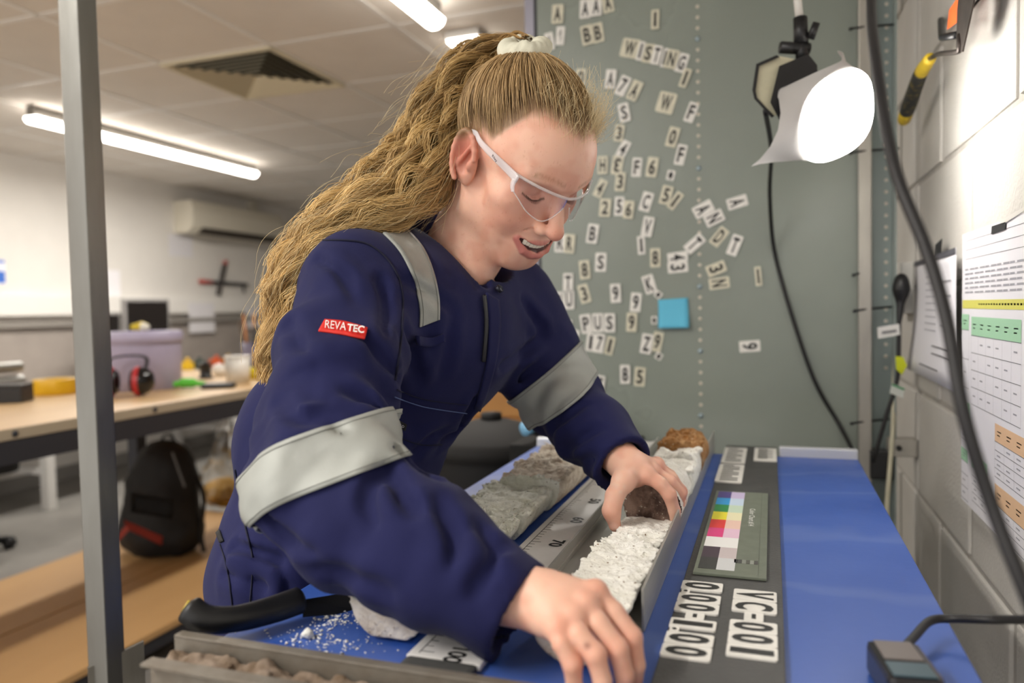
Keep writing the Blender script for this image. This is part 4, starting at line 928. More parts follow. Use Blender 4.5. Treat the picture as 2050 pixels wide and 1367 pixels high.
# colours of the skin itself
def skin_color(P, head=True):
    c = np.tile(np.array(lin('ecbda6')), (len(P), 1))
    def blend(col, w): return c*(1-w[:, None])+np.array(lin(col))*w[:, None]
    def blob(x, y, z, r, pw=1.0): return np.exp(-(((P-np.array([x, y, z]))/np.asarray(r))**2).sum(1))*pw
    if head:
        for s in (-1, 1):
            c = blend('d98d78', blob(s*0.042, 0.065, -0.03, (0.025, 0.03, 0.028), 0.7))
            c = blend('c98f80', blob(s*0.032, 0.08, 0.006, (0.018, 0.02, 0.010), 0.45))
            c = blend('c06a58', blob(s*0.080, -0.012, 0.005, (0.016, 0.026, 0.040), 0.85))
            ey = np.abs(P[:, 0]-s*0.032) < 0.0145
            zl = 0.0049+((P[:, 0]-s*0.032)/0.0145)**2*0.005
            c = blend('4a3228', np.clip(1-np.abs(P[:, 2]-zl+0.0012)/0.0021, 0, 1)*ey*(P[:, 1] > 0.068)*0.9)
            zb = 0.0370+0.004*np.sin(np.clip((np.abs(P[:, 0])-0.012)/0.036, 0, 1)*2.6)
            bw = np.clip(1.1-np.abs(P[:, 2]-zb)/0.0048, 0, 1)*(0.7+0.5*vnoise(P*np.array([1, 1, 0.4]), 700, 2))*(np.abs(P[:, 0]) > 0.011)*(np.abs(P[:, 0]) < 0.049)*(P[:, 1] > 0.05)*(P[:, 0]*s > 0)
            c = blend('a5744f', bw*0.6)
        c = blend('da8672', blob(0, 0.113, -0.025, (0.014, 0.014, 0.012), 0.75))
        c = blend('dd9781', blob(0, 0.085, -0.092, (0.025, 0.02, 0.02), 0.35))
        def dpoly(pl):
            d = np.full(len(P), 1.0)
            for a, b in zip(pl[:-1], pl[1:]):
                a = np.array(a); b = np.array(b); ba = b-a; t = np.clip(((P-a)@ba)/(ba@ba), 0, 1); d = np.minimum(d, np.linalg.norm(P-a-t[:, None]*ba, axis=1))
            return d
        lip = np.clip((0.0072-np.minimum(dpoly(upl)+0.0016, dpoly(lol)))/0.0024, 0, 1); c = blend('c4716c', lip*0.85)
        sv = H.D; H.D = H0; din = H.sample(P); H.D = sv; c = blend('451a18', np.clip((-din-0.0008)/0.0010, 0, 1)*(dpoly(mid) < 0.0075))
        # scalp under the hair
        z = P[:, 2]; y = P[:, 1]
        hl = hairline_z(P)
        c = blend('7d6340', np.clip((z-hl+0.003)/0.012, 0, 1)*0.85)
        fr = vnoise(P, 520, 3)*0.6+vnoise(P, 300, 5)*0.4
        c = blend('c48468', np.clip((fr-0.5)*4, 0, 0.22)*(y > 0.02))
    bl = fbm(P, 60, 2, 11); keep_ = (P[:, 2] < hairline_z(P)) if head else np.ones(len(P))
    c = blend('d4886f', np.clip(bl*0.5, 0, 0.35)*keep_)
    return c
def hairline_z(P):
    """height of the hairline around the head as a function of where you are"""
    ph = np.degrees(np.arctan2(np.abs(P[..., 0]), P[..., 1]+0.004))
    return np.interp(ph, [0, 10, 20, 37, 50, 57, 66, 72, 90, 105, 125, 180], [0.088, 0.092, 0.097, 0.097, 0.090, 0.078, 0.058, 0.044, 0.040, 0.012, -0.035, -0.055])
c_head = skin_color(Vh)
# ---- hands
def finger(fd, P, r0, r1, k=0.005):
    P = [np.asarray(q) for q in P]; n = len(P); R = np.linspace(r0, r1, n); fd.chain(P, R, 0.0035)
def hand_field(pts, h=0.0014, pad=0.03):
    A = np.array(pts); return Field(A.min(0)-pad, A.max(0)+pad, h)
# right hand (nearest the camera), back of the hand up, fingers bent over the end of the core
R_w0 = at(985, 1175, 0.625); R_w = at(1085, 1203, 0.602)
R_k = [at(1192, 1190, 0.588), at(1172, 1214, 0.576), at(1146, 1240, 0.567), at(1118, 1262, 0.562)]
R_f = [[at(1229, 1226, 0.580), at(1264, 1276, 0.572), at(1273, 1330, 0.572), at(1270, 1372, 0.578)],
       [at(1198, 1248, 0.566), at(1236, 1298, 0.558), at(1250, 1350, 0.558), at(1251, 1395, 0.564)],
       [at(1158, 1270, 0.555), at(1192, 1310, 0.547), at(1206, 1362, 0.546), at(1206, 1405, 0.552)],
       [at(1124, 1288, 0.552), at(1146, 1330, 0.548), at(1150, 1375, 0.550), at(1150, 1402, 0.556)]]
R_t = [at(1120, 1200, 0.615), at(1150, 1215, 0.632), at(1166, 1240, 0.640), at(1172, 1268, 0.640)]
HRf = hand_field([R_w0, R_w]+R_k+sum(R_f, [])+R_t, 0.0014, 0.035)
HRf.cone(R_w0, R_w, 0.029, 0.0240, 0)
for k in range(4): HRf.cone(R_w+(R_k[k]-R_w)*0.15, R_k[k], 0.0180, 0.0098, 0.012)
for k in range(3): HRf.cone((R_k[k]+R_w)/2, (R_k[k+1]+R_w)/2, 0.0135, 0.0135, 0.010)
for k in range(4):
    HRf.ell(R_k[k]+UP*0.002, 0.0098, 0.005)
    f = [R_k[k]]+R_f[k]; s = [1.0, 1.0, 0.97, 0.86][k]
    HRf.chain(f, [0.0092*s, 0.0080*s, 0.0083*s, 0.0070*s, 0.0060*s], 0.0026)
HRf.chain([R_w*0.6+R_t[0]*0.4]+R_t, [0.014, 0.012, 0.0095, 0.0088, 0.0070], 0.007)
VR, FR = HRf.mesh()
# left hand, thumb towards the camera, fingers over the far side of the core
L_w0 = at(1212, 886, 1.014); L_w = at(1262, 938, 0.952)
L_k = [at(1296, 952, 0.932), at(1306, 946, 0.950), at(1312, 938, 0.969), at(1314, 932, 0.987)]
L_f = [[at(1322, 968, 0.924), at(1340, 990, 0.922), at(1350, 1022, 0.927), at(1352, 1046, 0.933)],
       [at(1340, 964, 0.947), at(1360, 988, 0.950), at(1359, 1008, 0.958), at(1350, 1026, 0.964)],
       [at(1344, 958, 0.970), at(1363, 984, 0.975), at(1362, 1004, 0.981), at(1354, 1020, 0.986)],
       [at(1342, 952, 0.994), at(1356, 976, 1.000), at(1357, 995, 1.005), at(1352, 1008, 1.010)]]
L_t = [at(1249, 962, 0.924), at(1231, 992, 0.908), at(1224, 1022, 0.900), at(1231, 1052, 0.902)]
HLf = hand_field([L_w0, L_w]+L_k+sum(L_f, [])+L_t, 0.0016, 0.035)
HLf.cone(L_w0, L_w, 0.027, 0.0235, 0)
for k in range(4): HLf.cone(L_w+(L_k[k]-L_w)*0.1, L_k[k], 0.0170, 0.0102, 0.011)
for k in range(4):
    HLf.ell(L_k[k]+UP*0.001, 0.0102, 0.006); s = [1.0, 1.0, 0.96, 0.85][k]
    HLf.chain([L_k[k]]+L_f[k], [0.0098*s, 0.0088*s, 0.0086*s, 0.0073*s, 0.0062*s], 0.003)
HLf.chain([L_w*0.7+L_t[0]*0.3]+L_t, [0.016, 0.0135, 0.0100, 0.0096, 0.0074], 0.009)
VL, FL = HLf.mesh()
# unseen body inside the clothes keeps the figure whole
armL_mid = at(1195, 868, 1.035)
Bf = Field((-0.85, 0.5, 0.04), (-0.1, 1.3, 1.36), 0.012)
Bf.chain([pelvis, belly, chest, nbase], [0.10, 0.09, 0.10, 0.055], 0.03)
Bf.chain([shR, elR, R_w0], [0.042, 0.034, 0.024], 0.02).chain([shL, elL, armL_mid, L_w0], [0.042, 0.032, 0.026, 0.022], 0.02)
Bf.chain([chest, shR], [0.07, 0.05], 0.03).chain([chest, shL], [0.07, 0.05], 0.03)
Bf.chain([hipR, knR, anR], [0.075, 0.05, 0.04], 0.03).chain([hipL, knL, anL], [0.075, 0.05, 0.04], 0.03)
VB, FB = Bf.mesh()
def nails(V, c, tips, prev, outs):
    for t, p, o in zip(tips, prev, outs):
        d = (t-p)/np.linalg.norm(t-p); o = o-d*(o@d); o /= np.linalg.norm(o)
        q = V-(t-d*0.002+o*0.006); a = q@d; b = q@o; s = np.linalg.norm(q-np.outer(a, d)-np.outer(b, o), axis=1)
        w = np.clip(1.2-np.sqrt((a/0.006)**2+(s/0.0052)**2), 0, 0.5)*(np.abs(b) < 0.006); c = c*(1-w[:, None])+np.array(lin('f0c4b4'))*w[:, None]
    return c
cR = skin_color(VR, False); cL = skin_color(VL, False); cB = skin_color(VB, False)
def redden(V, c, pts, rad, w):
    for p in pts:
        a = np.exp(-((V-p)**2).sum(1)/rad**2)*w; c = c*(1-a[:, None])+np.array(lin('cf7a66'))*a[:, None]
    return c
cR = redden(VR, cR, R_k+[f[1] for f in R_f]+[f[3] for f in R_f], 0.011, 0.5)
mole = at(1176, 1293, 0.545); a = np.exp(-((VR-HRf.project(mole[None])[0])**2).sum(1)/0.0028**2); cR = cR*(1-a[:, None]*0.7)+np.array(lin('6a3626'))*a[:, None]*0.7
cL = redden(VL, cL, L_k+[f[1] for f in L_f]+[L_t[3], L_t[2]], 0.012, 0.5)
dusty = np.clip(fbm(VL, 90, 2, 4)*1.2-0.1, 0, 0.5)*np.exp(-((VL-at(1250, 985, 0.915))**2).sum(1)/0.02**2); cL = cL*(1-dusty[:, None])+np.array(lin('e6ded4'))*dusty[:, None]
cL = nails(VL, cL, [L_t[3], L_f[1][3]], [L_t[2], L_f[1][2]], [BK-RT*0.3, BK+RT])
Vall = np.vstack([h2w(Vh), VR, VL, VB]); n1 = len(Vh); n2 = n1+len(VR); n3 = n2+len(VL)
Fall = np.vstack([Fh, FR+n1, FL+n2, FB+n3]); Call = np.vstack([c_head, cR, cL, cB])
person = empty('person', (-0.64, 0.88, 0.0), 'person in navy coveralls bending over the blue table holding a sediment core', 'person')
def pchild(name, me, parent=None):
    o = mobj(name, me); par = parent or person
    o.parent = par
    if par is person: o.location = (0.64, -0.88, 0.0)
    return o
body = pchild('body', np_mesh('body', Vall, Fall, M_skin, True, Call))
M_tooth = mat('tooth_enamel', 'efe6d6', rough=0.25)
mbt = MB()
for i in range(-4, 5):
    x = i*0.0052; yy = lip_y[i]-0.0032; w = 0.0026 if abs(i) > 0 else 0.0026
    M = Matrix.Translation(h2w((x, yy-0.002, -0.0545+0.0035*(x/0.024)**2))) @ Matrix(HR.tolist()).to_4x4() @ Matrix.Rotation(-x/0.024*0.7, 4, 'Z')
    hgt = 0.0042 if abs(i) < 3 else 0.0034
    mbt.box((-0.0026, -0.0025, -hgt), (0.0026, 0.0020, hgt), M_tooth, 0.0009, M)
teeth = pchild('teeth', mbt.mesh('teeth'), body)
# lashes
mbl = MB(); M_lash = mat('lash', '4a3526', rough=0.6)
for s in (-1, 1):
    for i in range(16):
        u = i/15; a = np.array([s*(0.019+u*0.024), 0.0785+0.0045*math.sin(u*PI), 0.0090-0.0045*math.sin(u*PI)])
        d = np.array([s*(u-0.4)*0.5, 0.8, -0.55]); mbl.tube([h2w(a), h2w(a+d*0.003), h2w(a+d*0.006+np.array([0, 0, 0.001]))], [0.0003, 0.00025, 0.0001], M_lash, 4)
pchild('eyelashes', mbl.mesh('eyelashes'), body)['kind'] = 'stuff'

# ---- coverall
M_navy = mat('navy_cotton', '1b1e4c', rough=0.85, bump=0.25, bscale=1400, var=0.35, vscale=9, sheen=0.05, spec=0.25, col2='14163a')
C = Field((-0.86, 0.46, 0.05), (-0.14, 1.28, 1.36), 0.0042)
C.ell(pelvis, (0.112, 0.155, 0.135), 0)
C.cone(pelvis, belly, 0.116, 0.110, 0.06).cone(belly, chest, 0.106, 0.116, 0.05)
ax_sh = (shL-shR)/np.linalg.norm(shL-shR)
C.cone(chest-ax_sh*0.045, chest+ax_sh*0.045, 0.112, 0.112, 0.05)
C.cone(belly-ax_sh*0.04, belly+ax_sh*0.04, 0.100, 0.100, 0.05)
C.cone(chest+UP*0.035-ax_sh*0.09, chest+UP*0.035+ax_sh*0.09, 0.070, 0.070, 0.05)
C.cone(nbase, chest, 0.068, 0.10, 0.05)
# arms (sleeves)
armL = [shL, at(1068, 705, 1.135), elL, at(1195, 868, 1.035), at(1248, 928, 0.972)]; rL = [0.070, 0.060, 0.055, 0.046, 0.041]
armR = [shR, at(682, 735, 0.805), at(640, 890, 0.735), at(650, 972, 0.705), at(722, 1045, 0.682), at(858, 1108, 0.652), at(1034, 1222, 0.618)]
rR = [0.066, 0.063, 0.059, 0.057, 0.056, 0.053, 0.0455]
C.chain(armR, rR, 0.03); C.cone(shR, chest, 0.062, 0.10, 0.04)
C.chain(armL, rL, 0.025); C.cone(shL, chest, 0.070, 0.10, 0.05)
# legs
C.chain([hipR, knR, anR], [0.108, 0.092, 0.085], 0.05).chain([hipL, knL, anL], [0.108, 0.092, 0.085], 0.05)
def limb_coord(P, A):
    A = np.array(A); best = np.full(len(P), 9.0); s = np.zeros(len(P)); ang = np.zeros(len(P)); acc = 0.0
    for a, b in zip(A[:-1], A[1:]):
        ba = b-a; L = np.linalg.norm(ba); t = np.clip(((P-a)@ba)/L**2, 0, 1); q = P-a-t[:, None]*ba; d = np.linalg.norm(q, axis=1); m = d < best
        e1 = np.cross(ba, BK); e1 /= np.linalg.norm(e1); e2 = np.cross(e1, ba/L)
        best[m] = d[m]; s[m] = acc+t[m]*L; ang[m] = np.arctan2(q[m]@e1, q[m]@e2); acc += L
    return best, s, ang
def ridge(x): return 1-np.abs(np.sin(x))**0.8*2
def crease(x): y = np.sin(x); return np.sign(y)*np.abs(y)**0.75
def folds(P):
    P = P.astype(float); out = np.zeros(len(P)); n1 = fbm(P, 8, 2, 21); n2 = fbm(P, 11, 2, 5)
    for A, lam, cs, ph in ((armR, 0.058, 0.27, 0.4), (armL, 0.046, 0.20, 1.2)):
        d, s, an = limb_coord(P, A); near = np.clip((0.105-d)/0.03, 0, 1)
        w1 = crease(2*PI*s/lam+1.5*np.sin(an+ph)+n1*3.0)
        amp = 0.0024+0.0090*np.exp(-((s-cs)/0.075)**2)+0.0018*np.exp(-((s-cs-0.2)/0.08)**2)
        inner = 0.45+0.55*np.clip(np.sin(an), -0.6, 1)
        out += near*amp*w1*np.clip(0.45+n2, 0, 1)*inner
        out += near*0.0065*crease(an*2.0+s*22+n1*2.5)*np.clip(0.3+fbm(P, 7, 1, 15), 0, 1)
    u = P@(RT*0.75-UP*0.35+BK*0.3)
    legs = np.clip((1.05-P[:, 2])/0.15, 0, 1)
    out += (0.0055+0.002*legs)*crease(u*62+n1*5)*np.clip(0.35+fbm(P, 6, 2, 8), 0, 1)
    out += 0.0040*n2
    return out
def hit(px, py, t0=0.5, t1=1.45, off=0.0):
    """where the line of sight through each pixel meets the cloth"""
    px, py = np.broadcast_arrays(np.asarray(px, float), np.asarray(py, float))
    d = FW+RT*((px-CX)/FP)[..., None]-UP*((py-CY)/FP)[..., None]
    t = np.full(px.shape, t0); done = np.zeros(px.shape, bool)
    for _ in range(220):
        v = C.sample(CAM+d*t[..., None]); done |= v < off+0.0004
        if done.all() or (t[~done] > t1).all(): break
        t = np.where(done, t, t+np.clip((v-off)*0.8, 0.0005, 0.03))
    return CAM+d*t[..., None]
FOLD = [([(778, 908), (700, 878), (630, 822)], 1.0), ([(792, 880), (725, 805), (650, 768)], 0.9), ([(797, 760), (745, 700), (690, 648)], 0.8), ([(772, 912), (850, 955), (935, 985)], 0.9),
        ([(770, 918), (805, 1000), (885, 1060)], 1.0), ([(756, 925), (742, 1010), (765, 1085)], 0.8), ([(575, 640), (610, 700), (665, 740)], 0.6), ([(550, 800), (605, 838), (685, 812)], 0.8), ([(1010, 1100), (962, 1155), (950, 1235)], 0.6),
        ([(875, 1005), (905, 1085), (900, 1180)], 0.7), ([(530, 1010), (590, 1085), (690, 1120)], 0.8), ([(620, 1130), (720, 1160), (830, 1215)], 0.6), ([(960, 1060), (985, 1120), (985, 1200)], 0.5), ([(640, 520), (690, 560), (720, 640)], 0.7), ([(760, 560), (770, 640), (750, 720)], 0.6),
        ([(806, 660), (832, 740), (850, 800)], 0.7), ([(905, 640), (895, 720), (880, 790)], 0.5), ([(950, 800), (905, 865), (865, 890)], 0.8), ([(805, 560), (880, 600), (935, 640)], 0.5), ([(830, 905), (870, 870), (930, 850)], 0.6),
        ([(1000, 730), (1060, 692), (1112, 660)], 0.8), ([(1012, 780), (1062, 742), (1125, 695)], 0.8), ([(1112, 862), (1150, 822), (1200, 800)], 0.9), ([(1135, 900), (1180, 868), (1228, 848)], 0.8), ([(1045, 600), (1078, 655), (1110, 700)], 0.6), ([(1150, 930), (1200, 915), (1245, 890)], 0.6),
        ([(470, 1095), (540, 1115), (600, 1130)], 0.8), ([(450, 1150), (520, 1168), (580, 1200)], 0.7), ([(495, 1010), (520, 1040), (545, 1060)], 0.7), ([(560, 1130), (575, 1180), (580, 1215)], 0.7)]
lines = []
for pts, w in FOLD:
    q = spline([(x, y, 0) for x, y in pts], 10); Q = hit(q[:, 0], q[:, 1]); Q = Q[np.abs(C.sample(Q)) < 0.004]
    if len(Q) > 2: lines.append((Q, w))
def creases(P):
    P = P.astype(float); out = np.zeros(len(P)); wob = 0.004*vnoise(P, 40, 3)
    for Q, w in lines:
        m = np.all((P > Q.min(0)-0.035) & (P < Q.max(0)+0.035), axis=1); X = P[m]
        if len(X) == 0: continue
        d = np.full(len(X), 9.0); tt = np.zeros(len(X)); n = len(Q)-1
        for k in range(n):
            ba = Q[k+1]-Q[k]; t = np.clip(((X-Q[k])@ba)/(ba@ba+1e-12), 0, 1); dd = np.linalg.norm(X-Q[k]-t[:, None]*ba, axis=1); b = dd < d; d[b] = dd[b]; tt[b] = (k+t[b])/n
        d = np.maximum(0, d+wob[m]); fade = np.sin(np.clip(tt*1.1+0.12, 0, 1)*PI)**0.6
        out[m] += w*fade*(0.0105*np.exp(-(d/0.0065)**2)-0.0055*np.exp(-((d-0.015)/0.0095)**2))
    return out
C.disp(lambda P: folds(P)+creases(P), 0.019)
# open sleeve ends
for A, L, r in ((armR, R_w0, 0.041), (armL, L_w0, 0.036)):
    e = np.array(A[-1]); d = e-np.array(A[-2]); d /= np.linalg.norm(d)
    C.op(lambda P, e=e, d=d: -((P-e)@d-0.0), e-0.09, e+0.09, 0, 'u') if False else None
    # cut the rounded end flat, then hollow it
    def cap(P, e=e, d=d):
        a = (P-e)@d; q = np.linalg.norm(P-e-a[..., None]*d, axis=-1); return np.maximum(np.maximum(-(a-0.002), a-0.12), q-0.10)
    C.op(cap, e-0.12, e+0.12, 0, 's')
    C.cone(e-d*0.035, e+d*0.06, r-0.008, r, 0.002, 's')
# neck opening
nd = (HO-nbase)/np.linalg.norm(HO-nbase)
C.cone(nbase+nd*0.005, nbase+nd*0.12, 0.064, 0.085, 0.004, 's')
for d_ in (0.925, 0.95, 0.975, 1.0): C.cone(at(936, 468, d_), at(966, 562, d_+0.01), 0.033, 0.012, 0.005, 's')
Vc, Fc = C.mesh()
cov = pchild('coverall', np_mesh('coverall', Vc, Fc, M_navy))
def decal(name, rows, m, n=14, k=24, off=0.0022, thick=0.002, t0=0.5):
    """rows: two polylines in the picture bounding a strip of cloth; laid onto the surface with its own thickness"""
    A = spline([(x, y, 0) for x, y in rows[0]], k)[:, :2]; B = spline([(x, y, 0) for x, y in rows[1]], k)[:, :2]
    ka = min(len(A), len(B)); A = A[np.linspace(0, len(A)-1, ka).astype(int)]; B = B[np.linspace(0, len(B)-1, ka).astype(int)]
    w = np.linspace(0, 1, n)[None, :, None]; Q = A[:, None]*(1-w)+B[:, None]*w
    P = hit(Q[..., 0], Q[..., 1], t0, 1.45, off); ok = (np.abs(C.sample(P)-off) < 0.005).all(1)
    if ok.sum() >= 3: P = P[ok]
    G = C.grad(P)
    mb = MB(); mb.grid(P, m, True, thick, G); return pchild(name, mb.mesh(name), cov), P, G
def band(name, center, nrm, hw, m, n=96, rows=14, off=0.0036, r1=0.14, bend=0.0):
    nrm = nrm/np.linalg.norm(nrm); e1 = np.cross(nrm, BK); e1 /= np.linalg.norm(e1); e2 = np.cross(nrm, e1)
    an = np.arange(n)*2*PI/n; D = np.cos(an)[:, None]*e1+np.sin(an)[:, None]*e2; w = np.linspace(-hw, hw, rows)
    lf = np.clip(-(D@RT), 0, 1)**2; O = center+w[:, None]*nrm; O = O[:, None]+nrm*(bend*lf)[None, :, None]; r = np.full((rows, n), 0.01); done = np.zeros((rows, n), bool)
    for _ in range(80):
        P = O+D[None]*r[..., None]; v = C.sample(P); done |= v > off; r = np.where(done, r, np.minimum(r+np.clip((off-v)*0.7, 0.0005, 0.01), r1))
    P = O+D[None]*r[..., None]; N = np.broadcast_to(D[None], P.shape)
    mb = MB(); mb.grid(P, m, True, 0.0022, N, wrap=True)
    return pchild(name, mb.mesh(name), cov), P, N
M_tape = mat('reflective_tape', 'a8aba6', rough=0.55, metal=0.15, bump=0.2, bscale=900, var=0.12, vscale=14)
M_seam = mat('seam_thread', '11132e', rough=0.9)
M_seam2 = mat('grey_thread', '7d807c', rough=0.9)
b1, P1, N1 = band('reflective_band', at(632, 930, 0.722), 0.36*RT-0.93*UP+0.12*BK, 0.0255, M_tape, bend=0.022)
b2, P2, N2 = band('reflective_band', at(1110, 772, 1.12), 0.63*RT-0.77*UP, 0.0265, M_tape)
for b, P, N in ((b1, P1, N1), (b2, P2, N2)):
    for r in (1, -2):
        mb = MB(); mb.tube(P[r]+N[r]*0.0004, 0.00045, M_seam2, 4, closed=True); pchild('stitching', mb.mesh('stitching'), b)
b3, P3, N3 = decal('reflective_band', [[(757, 455), (800, 500), (830, 560), (842, 615), (842, 655)], [(803, 445), (845, 490), (868, 540), (880, 595), (881, 640)]], M_tape, 10, 40, t0=0.7)
for r in (1, -2):
    mb = MB(); mb.tube(P3[:, r]+N3[:, r]*0.0005, 0.0004, M_seam2, 4); pchild('stitching', mb.mesh('stitching'), b3)
M_red = mat('red_label', 'd8291f', rough=0.7, bump=0.2, bscale=900)
M_wht = mat('white_thread', 'f0ece8', rough=0.8)
M_blk = mat('black_label', '0b0b0f', rough=0.7)
def print_on(text, p0, p1, hgt, m, parent, bold=0.02, off=0.0042, t0=0.5, name='lettering'):
    """lettering laid on the cloth along the picture line p0-p1"""
    V, F, asp = text_geo(text, bold); p0 = np.array(p0, float); p1 = np.array(p1, float); d = p1-p0; n = np.array([d[1], -d[0]])/np.linalg.norm(d)
    Q = p0+V[:, :1]*d+V[:, 1:2]*hgt*n; P = hit(Q[:, 0], Q[:, 1], t0, 1.45, off)
    mb = MB(); mb.add(P, F, m); return pchild(name, mb.mesh(name), parent)
lb, _, _ = decal('sleeve_label', [[(650, 638), (690, 642), (736, 655)], [(637, 661), (688, 668), (731, 677)]], M_red, 6, 14, t0=0.6)
print_on('REVA', (650, 656), (692, 661), 16, M_wht, lb, 0.0, t0=0.6); print_on('TEC', (694, 662), (728, 667), 15, M_wht, lb, 0.03, t0=0.6)
lb2, _, _ = decal('pocket_label', [[(778, 832), (815, 850)], [(776, 848), (812, 863)]], M_blk, 5, 8, t0=0.75)
print_on('DEVOLD', (783, 846), (808, 857), 5, M_wht, lb2, 0.0, t0=0.75)
lb3, _, _ = decal('pocket_label', [[(434, 1050), (446, 1082)], [(428, 1057), (438, 1086)]], M_blk, 4, 6, t0=0.75)
# zip, placket, pocket seams
M_zip = mat('zip_teeth', '0c0d16', rough=0.5)
decal('zip_placket', [[(975, 585), (980, 650), (975, 730), (950, 820), (905, 905)], [(1000, 600), (1003, 650), (992, 735), (962, 825), (915, 910)]], M_navy, 6, 30, 0.003, 0.003, t0=0.8)
_, Pz, Nz = decal('zip', [[(968, 590), (972, 650), (966, 725)], [(974, 590), (978, 650), (972, 725)]], M_zip, 4, 24, 0.0045, 0.002, t0=0.8)
def seam(pts, r=0.0006, m=None, t0=0.7, off=0.0006, name='seam'):
    q = spline([(x, y, 0) for x, y in pts], 36); P = hit(q[:, 0], q[:, 1], t0, 1.45, off); P = P[np.abs(C.sample(P)-off) < 0.004]
    if len(P) < 3: return
    mb = MB(); mb.tube(P, r, m or M_seam, 5); pchild(name, mb.mesh(name), cov)
seam([(790, 795), (850, 815), (935, 828)], 0.0007, mat('blue_thread', '5a6a9a', rough=0.9)); seam([(795, 780), (850, 800), (938, 812)], 0.0006)
seam([(785, 870), (840, 890), (885, 890)], 0.0008)
seam([(640, 480), (740, 490), (800, 560), (805, 660), (792, 760)], 0.0012); seam([(470, 940), (490, 1050), (505, 1120), (500, 1210)], 0.0012, t0=0.7)
seam([(440, 1090), (455, 1140), (465, 1215)], 0.001)
lp, _, _ = decal('strap_loop', [[(838, 672), (865, 676), (890, 668)], [(840, 692), (865, 694), (892, 684)]], M_navy, 6, 12, 0.006, 0.004, t0=0.7)
# button
bp = hit(np.array([1001.0]), np.array([577.0]), 0.8, 1.4, 0.004)[0]; bn = C.grad(bp[None])[0]
mb = MB(); Mb = basis(bp, np.cross(bn, UP), np.cross(bn, np.cross(bn, UP)))
mb.lathe([(0.0, 0.0012), (0.0022, 0.0012), (0.0028, 0.0008), (0.0042, 0.0018), (0.0052, 0.001), (0.0052, -0.003)], mat('button_metal', '23242e', rough=0.35, metal=0.6), 20, Mb)
pchild('snap_button', mb.mesh('snap_button'), cov)
# collar: a folded band round the neck, open at the front
nf = np.cross(ax_sh, nd); nf /= np.linalg.norm(nf); nf = nf if nf@RT > 0 else -nf; nl = np.cross(nd, nf)
T = np.linspace(-2.75, 2.75, 48); rows = []
for v in np.linspace(0, 1, 9):
    row = []
    for t in T:
        front = max(0.0, (abs(t)-2.0)/0.75)
        rr = 0.070+0.010*v+0.003*math.sin(5*t)*v; hh = -0.012+0.064*v-0.016*front*v-0.075*(abs(t)/2.75)**2
        row.append(nbase+nd*hh+(-nf*math.cos(t)*rr*1.02+nl*math.sin(t)*rr*1.05)+nf*0.010*(abs(t)/2.75)**2)
    rows.append(row)
G = np.array(rows); Nn = np.cross(np.gradient(G, axis=0), np.gradient(G, axis=1)); Nn /= np.linalg.norm(Nn, axis=-1, keepdims=True)
mb = MB(); mb.grid(G, M_navy, True, 0.004, Nn); pchild('collar', mb.mesh('collar'), cov)
# fold-over collar leaf
rows = []
for v in np.linspace(0, 1, 7):
    row = []
    for t in T:
        rr = 0.080+0.034*v; hh = 0.052-0.046*v-0.075*(abs(t)/2.75)**2-0.018*(abs(t)/2.75)**2*v
        row.append(nbase+nd*hh+(-nf*math.cos(t)*rr+nl*math.sin(t)*rr*1.05)+nf*0.010*(abs(t)/2.75)**2)
    rows.append(row)
G = np.array(rows); Nn = np.cross(np.gradient(G, axis=0), np.gradient(G, axis=1)); Nn /= np.linalg.norm(Nn, axis=-1, keepdims=True)
mb = MB(); mb.grid(G, M_navy, True, 0.004, Nn); pchild('collar_leaf', mb.mesh('collar_leaf'), cov)
ctip = [[at(1000, 540, 1.075), at(1035, 566, 1.09), at(1066, 568, 1.115), at(1087, 558, 1.135)], [at(1008, 560, 1.07), at(1040, 588, 1.08), at(1064, 590, 1.10), at(1084, 572, 1.13)], [at(1012, 580, 1.065), at(1045, 606, 1.075), at(1062, 604, 1.09), at(1076, 588, 1.12)]]
G = np.array([spline(r, 15) for r in ctip]); G = np.array([spline(G[:, j], 8) for j in range(G.shape[1])]).transpose(1, 0, 2)
Nn = np.cross(np.gradient(G, axis=0), np.gradient(G, axis=1)); Nn /= np.linalg.norm(Nn, axis=-1, keepdims=True)
mb = MB(); mb.grid(G, M_navy, True, 0.004, Nn); pchild('collar_point', mb.mesh('collar_point'), cov)
# boots
M_boot = mat('boot_leather', '1b1a1a', rough=0.6)
for an in (anR, anL):
    F1 = Field((an[0]-0.13, an[1]-0.09, -0.005), (an[0]+0.27, an[1]+0.09, 0.22), 0.007)
    F1.cone((an[0]-0.02, an[1], 0.06), (an[0]-0.01, an[1], 0.20), 0.052, 0.056, 0).cone((an[0]-0.03, an[1], 0.045), (an[0]+0.17, an[1], 0.042), 0.046, 0.040, 0.03)
    def flo(P): return P[..., 2]-0.001
    F1.op(flo, (an[0]-0.13, an[1]-0.09, -0.01), (an[0]+0.27, an[1]+0.09, 0.0), 0, 's')
    vb, fb = F1.mesh(); pchild('boot', np_mesh('boot', vb, fb, M_boot))

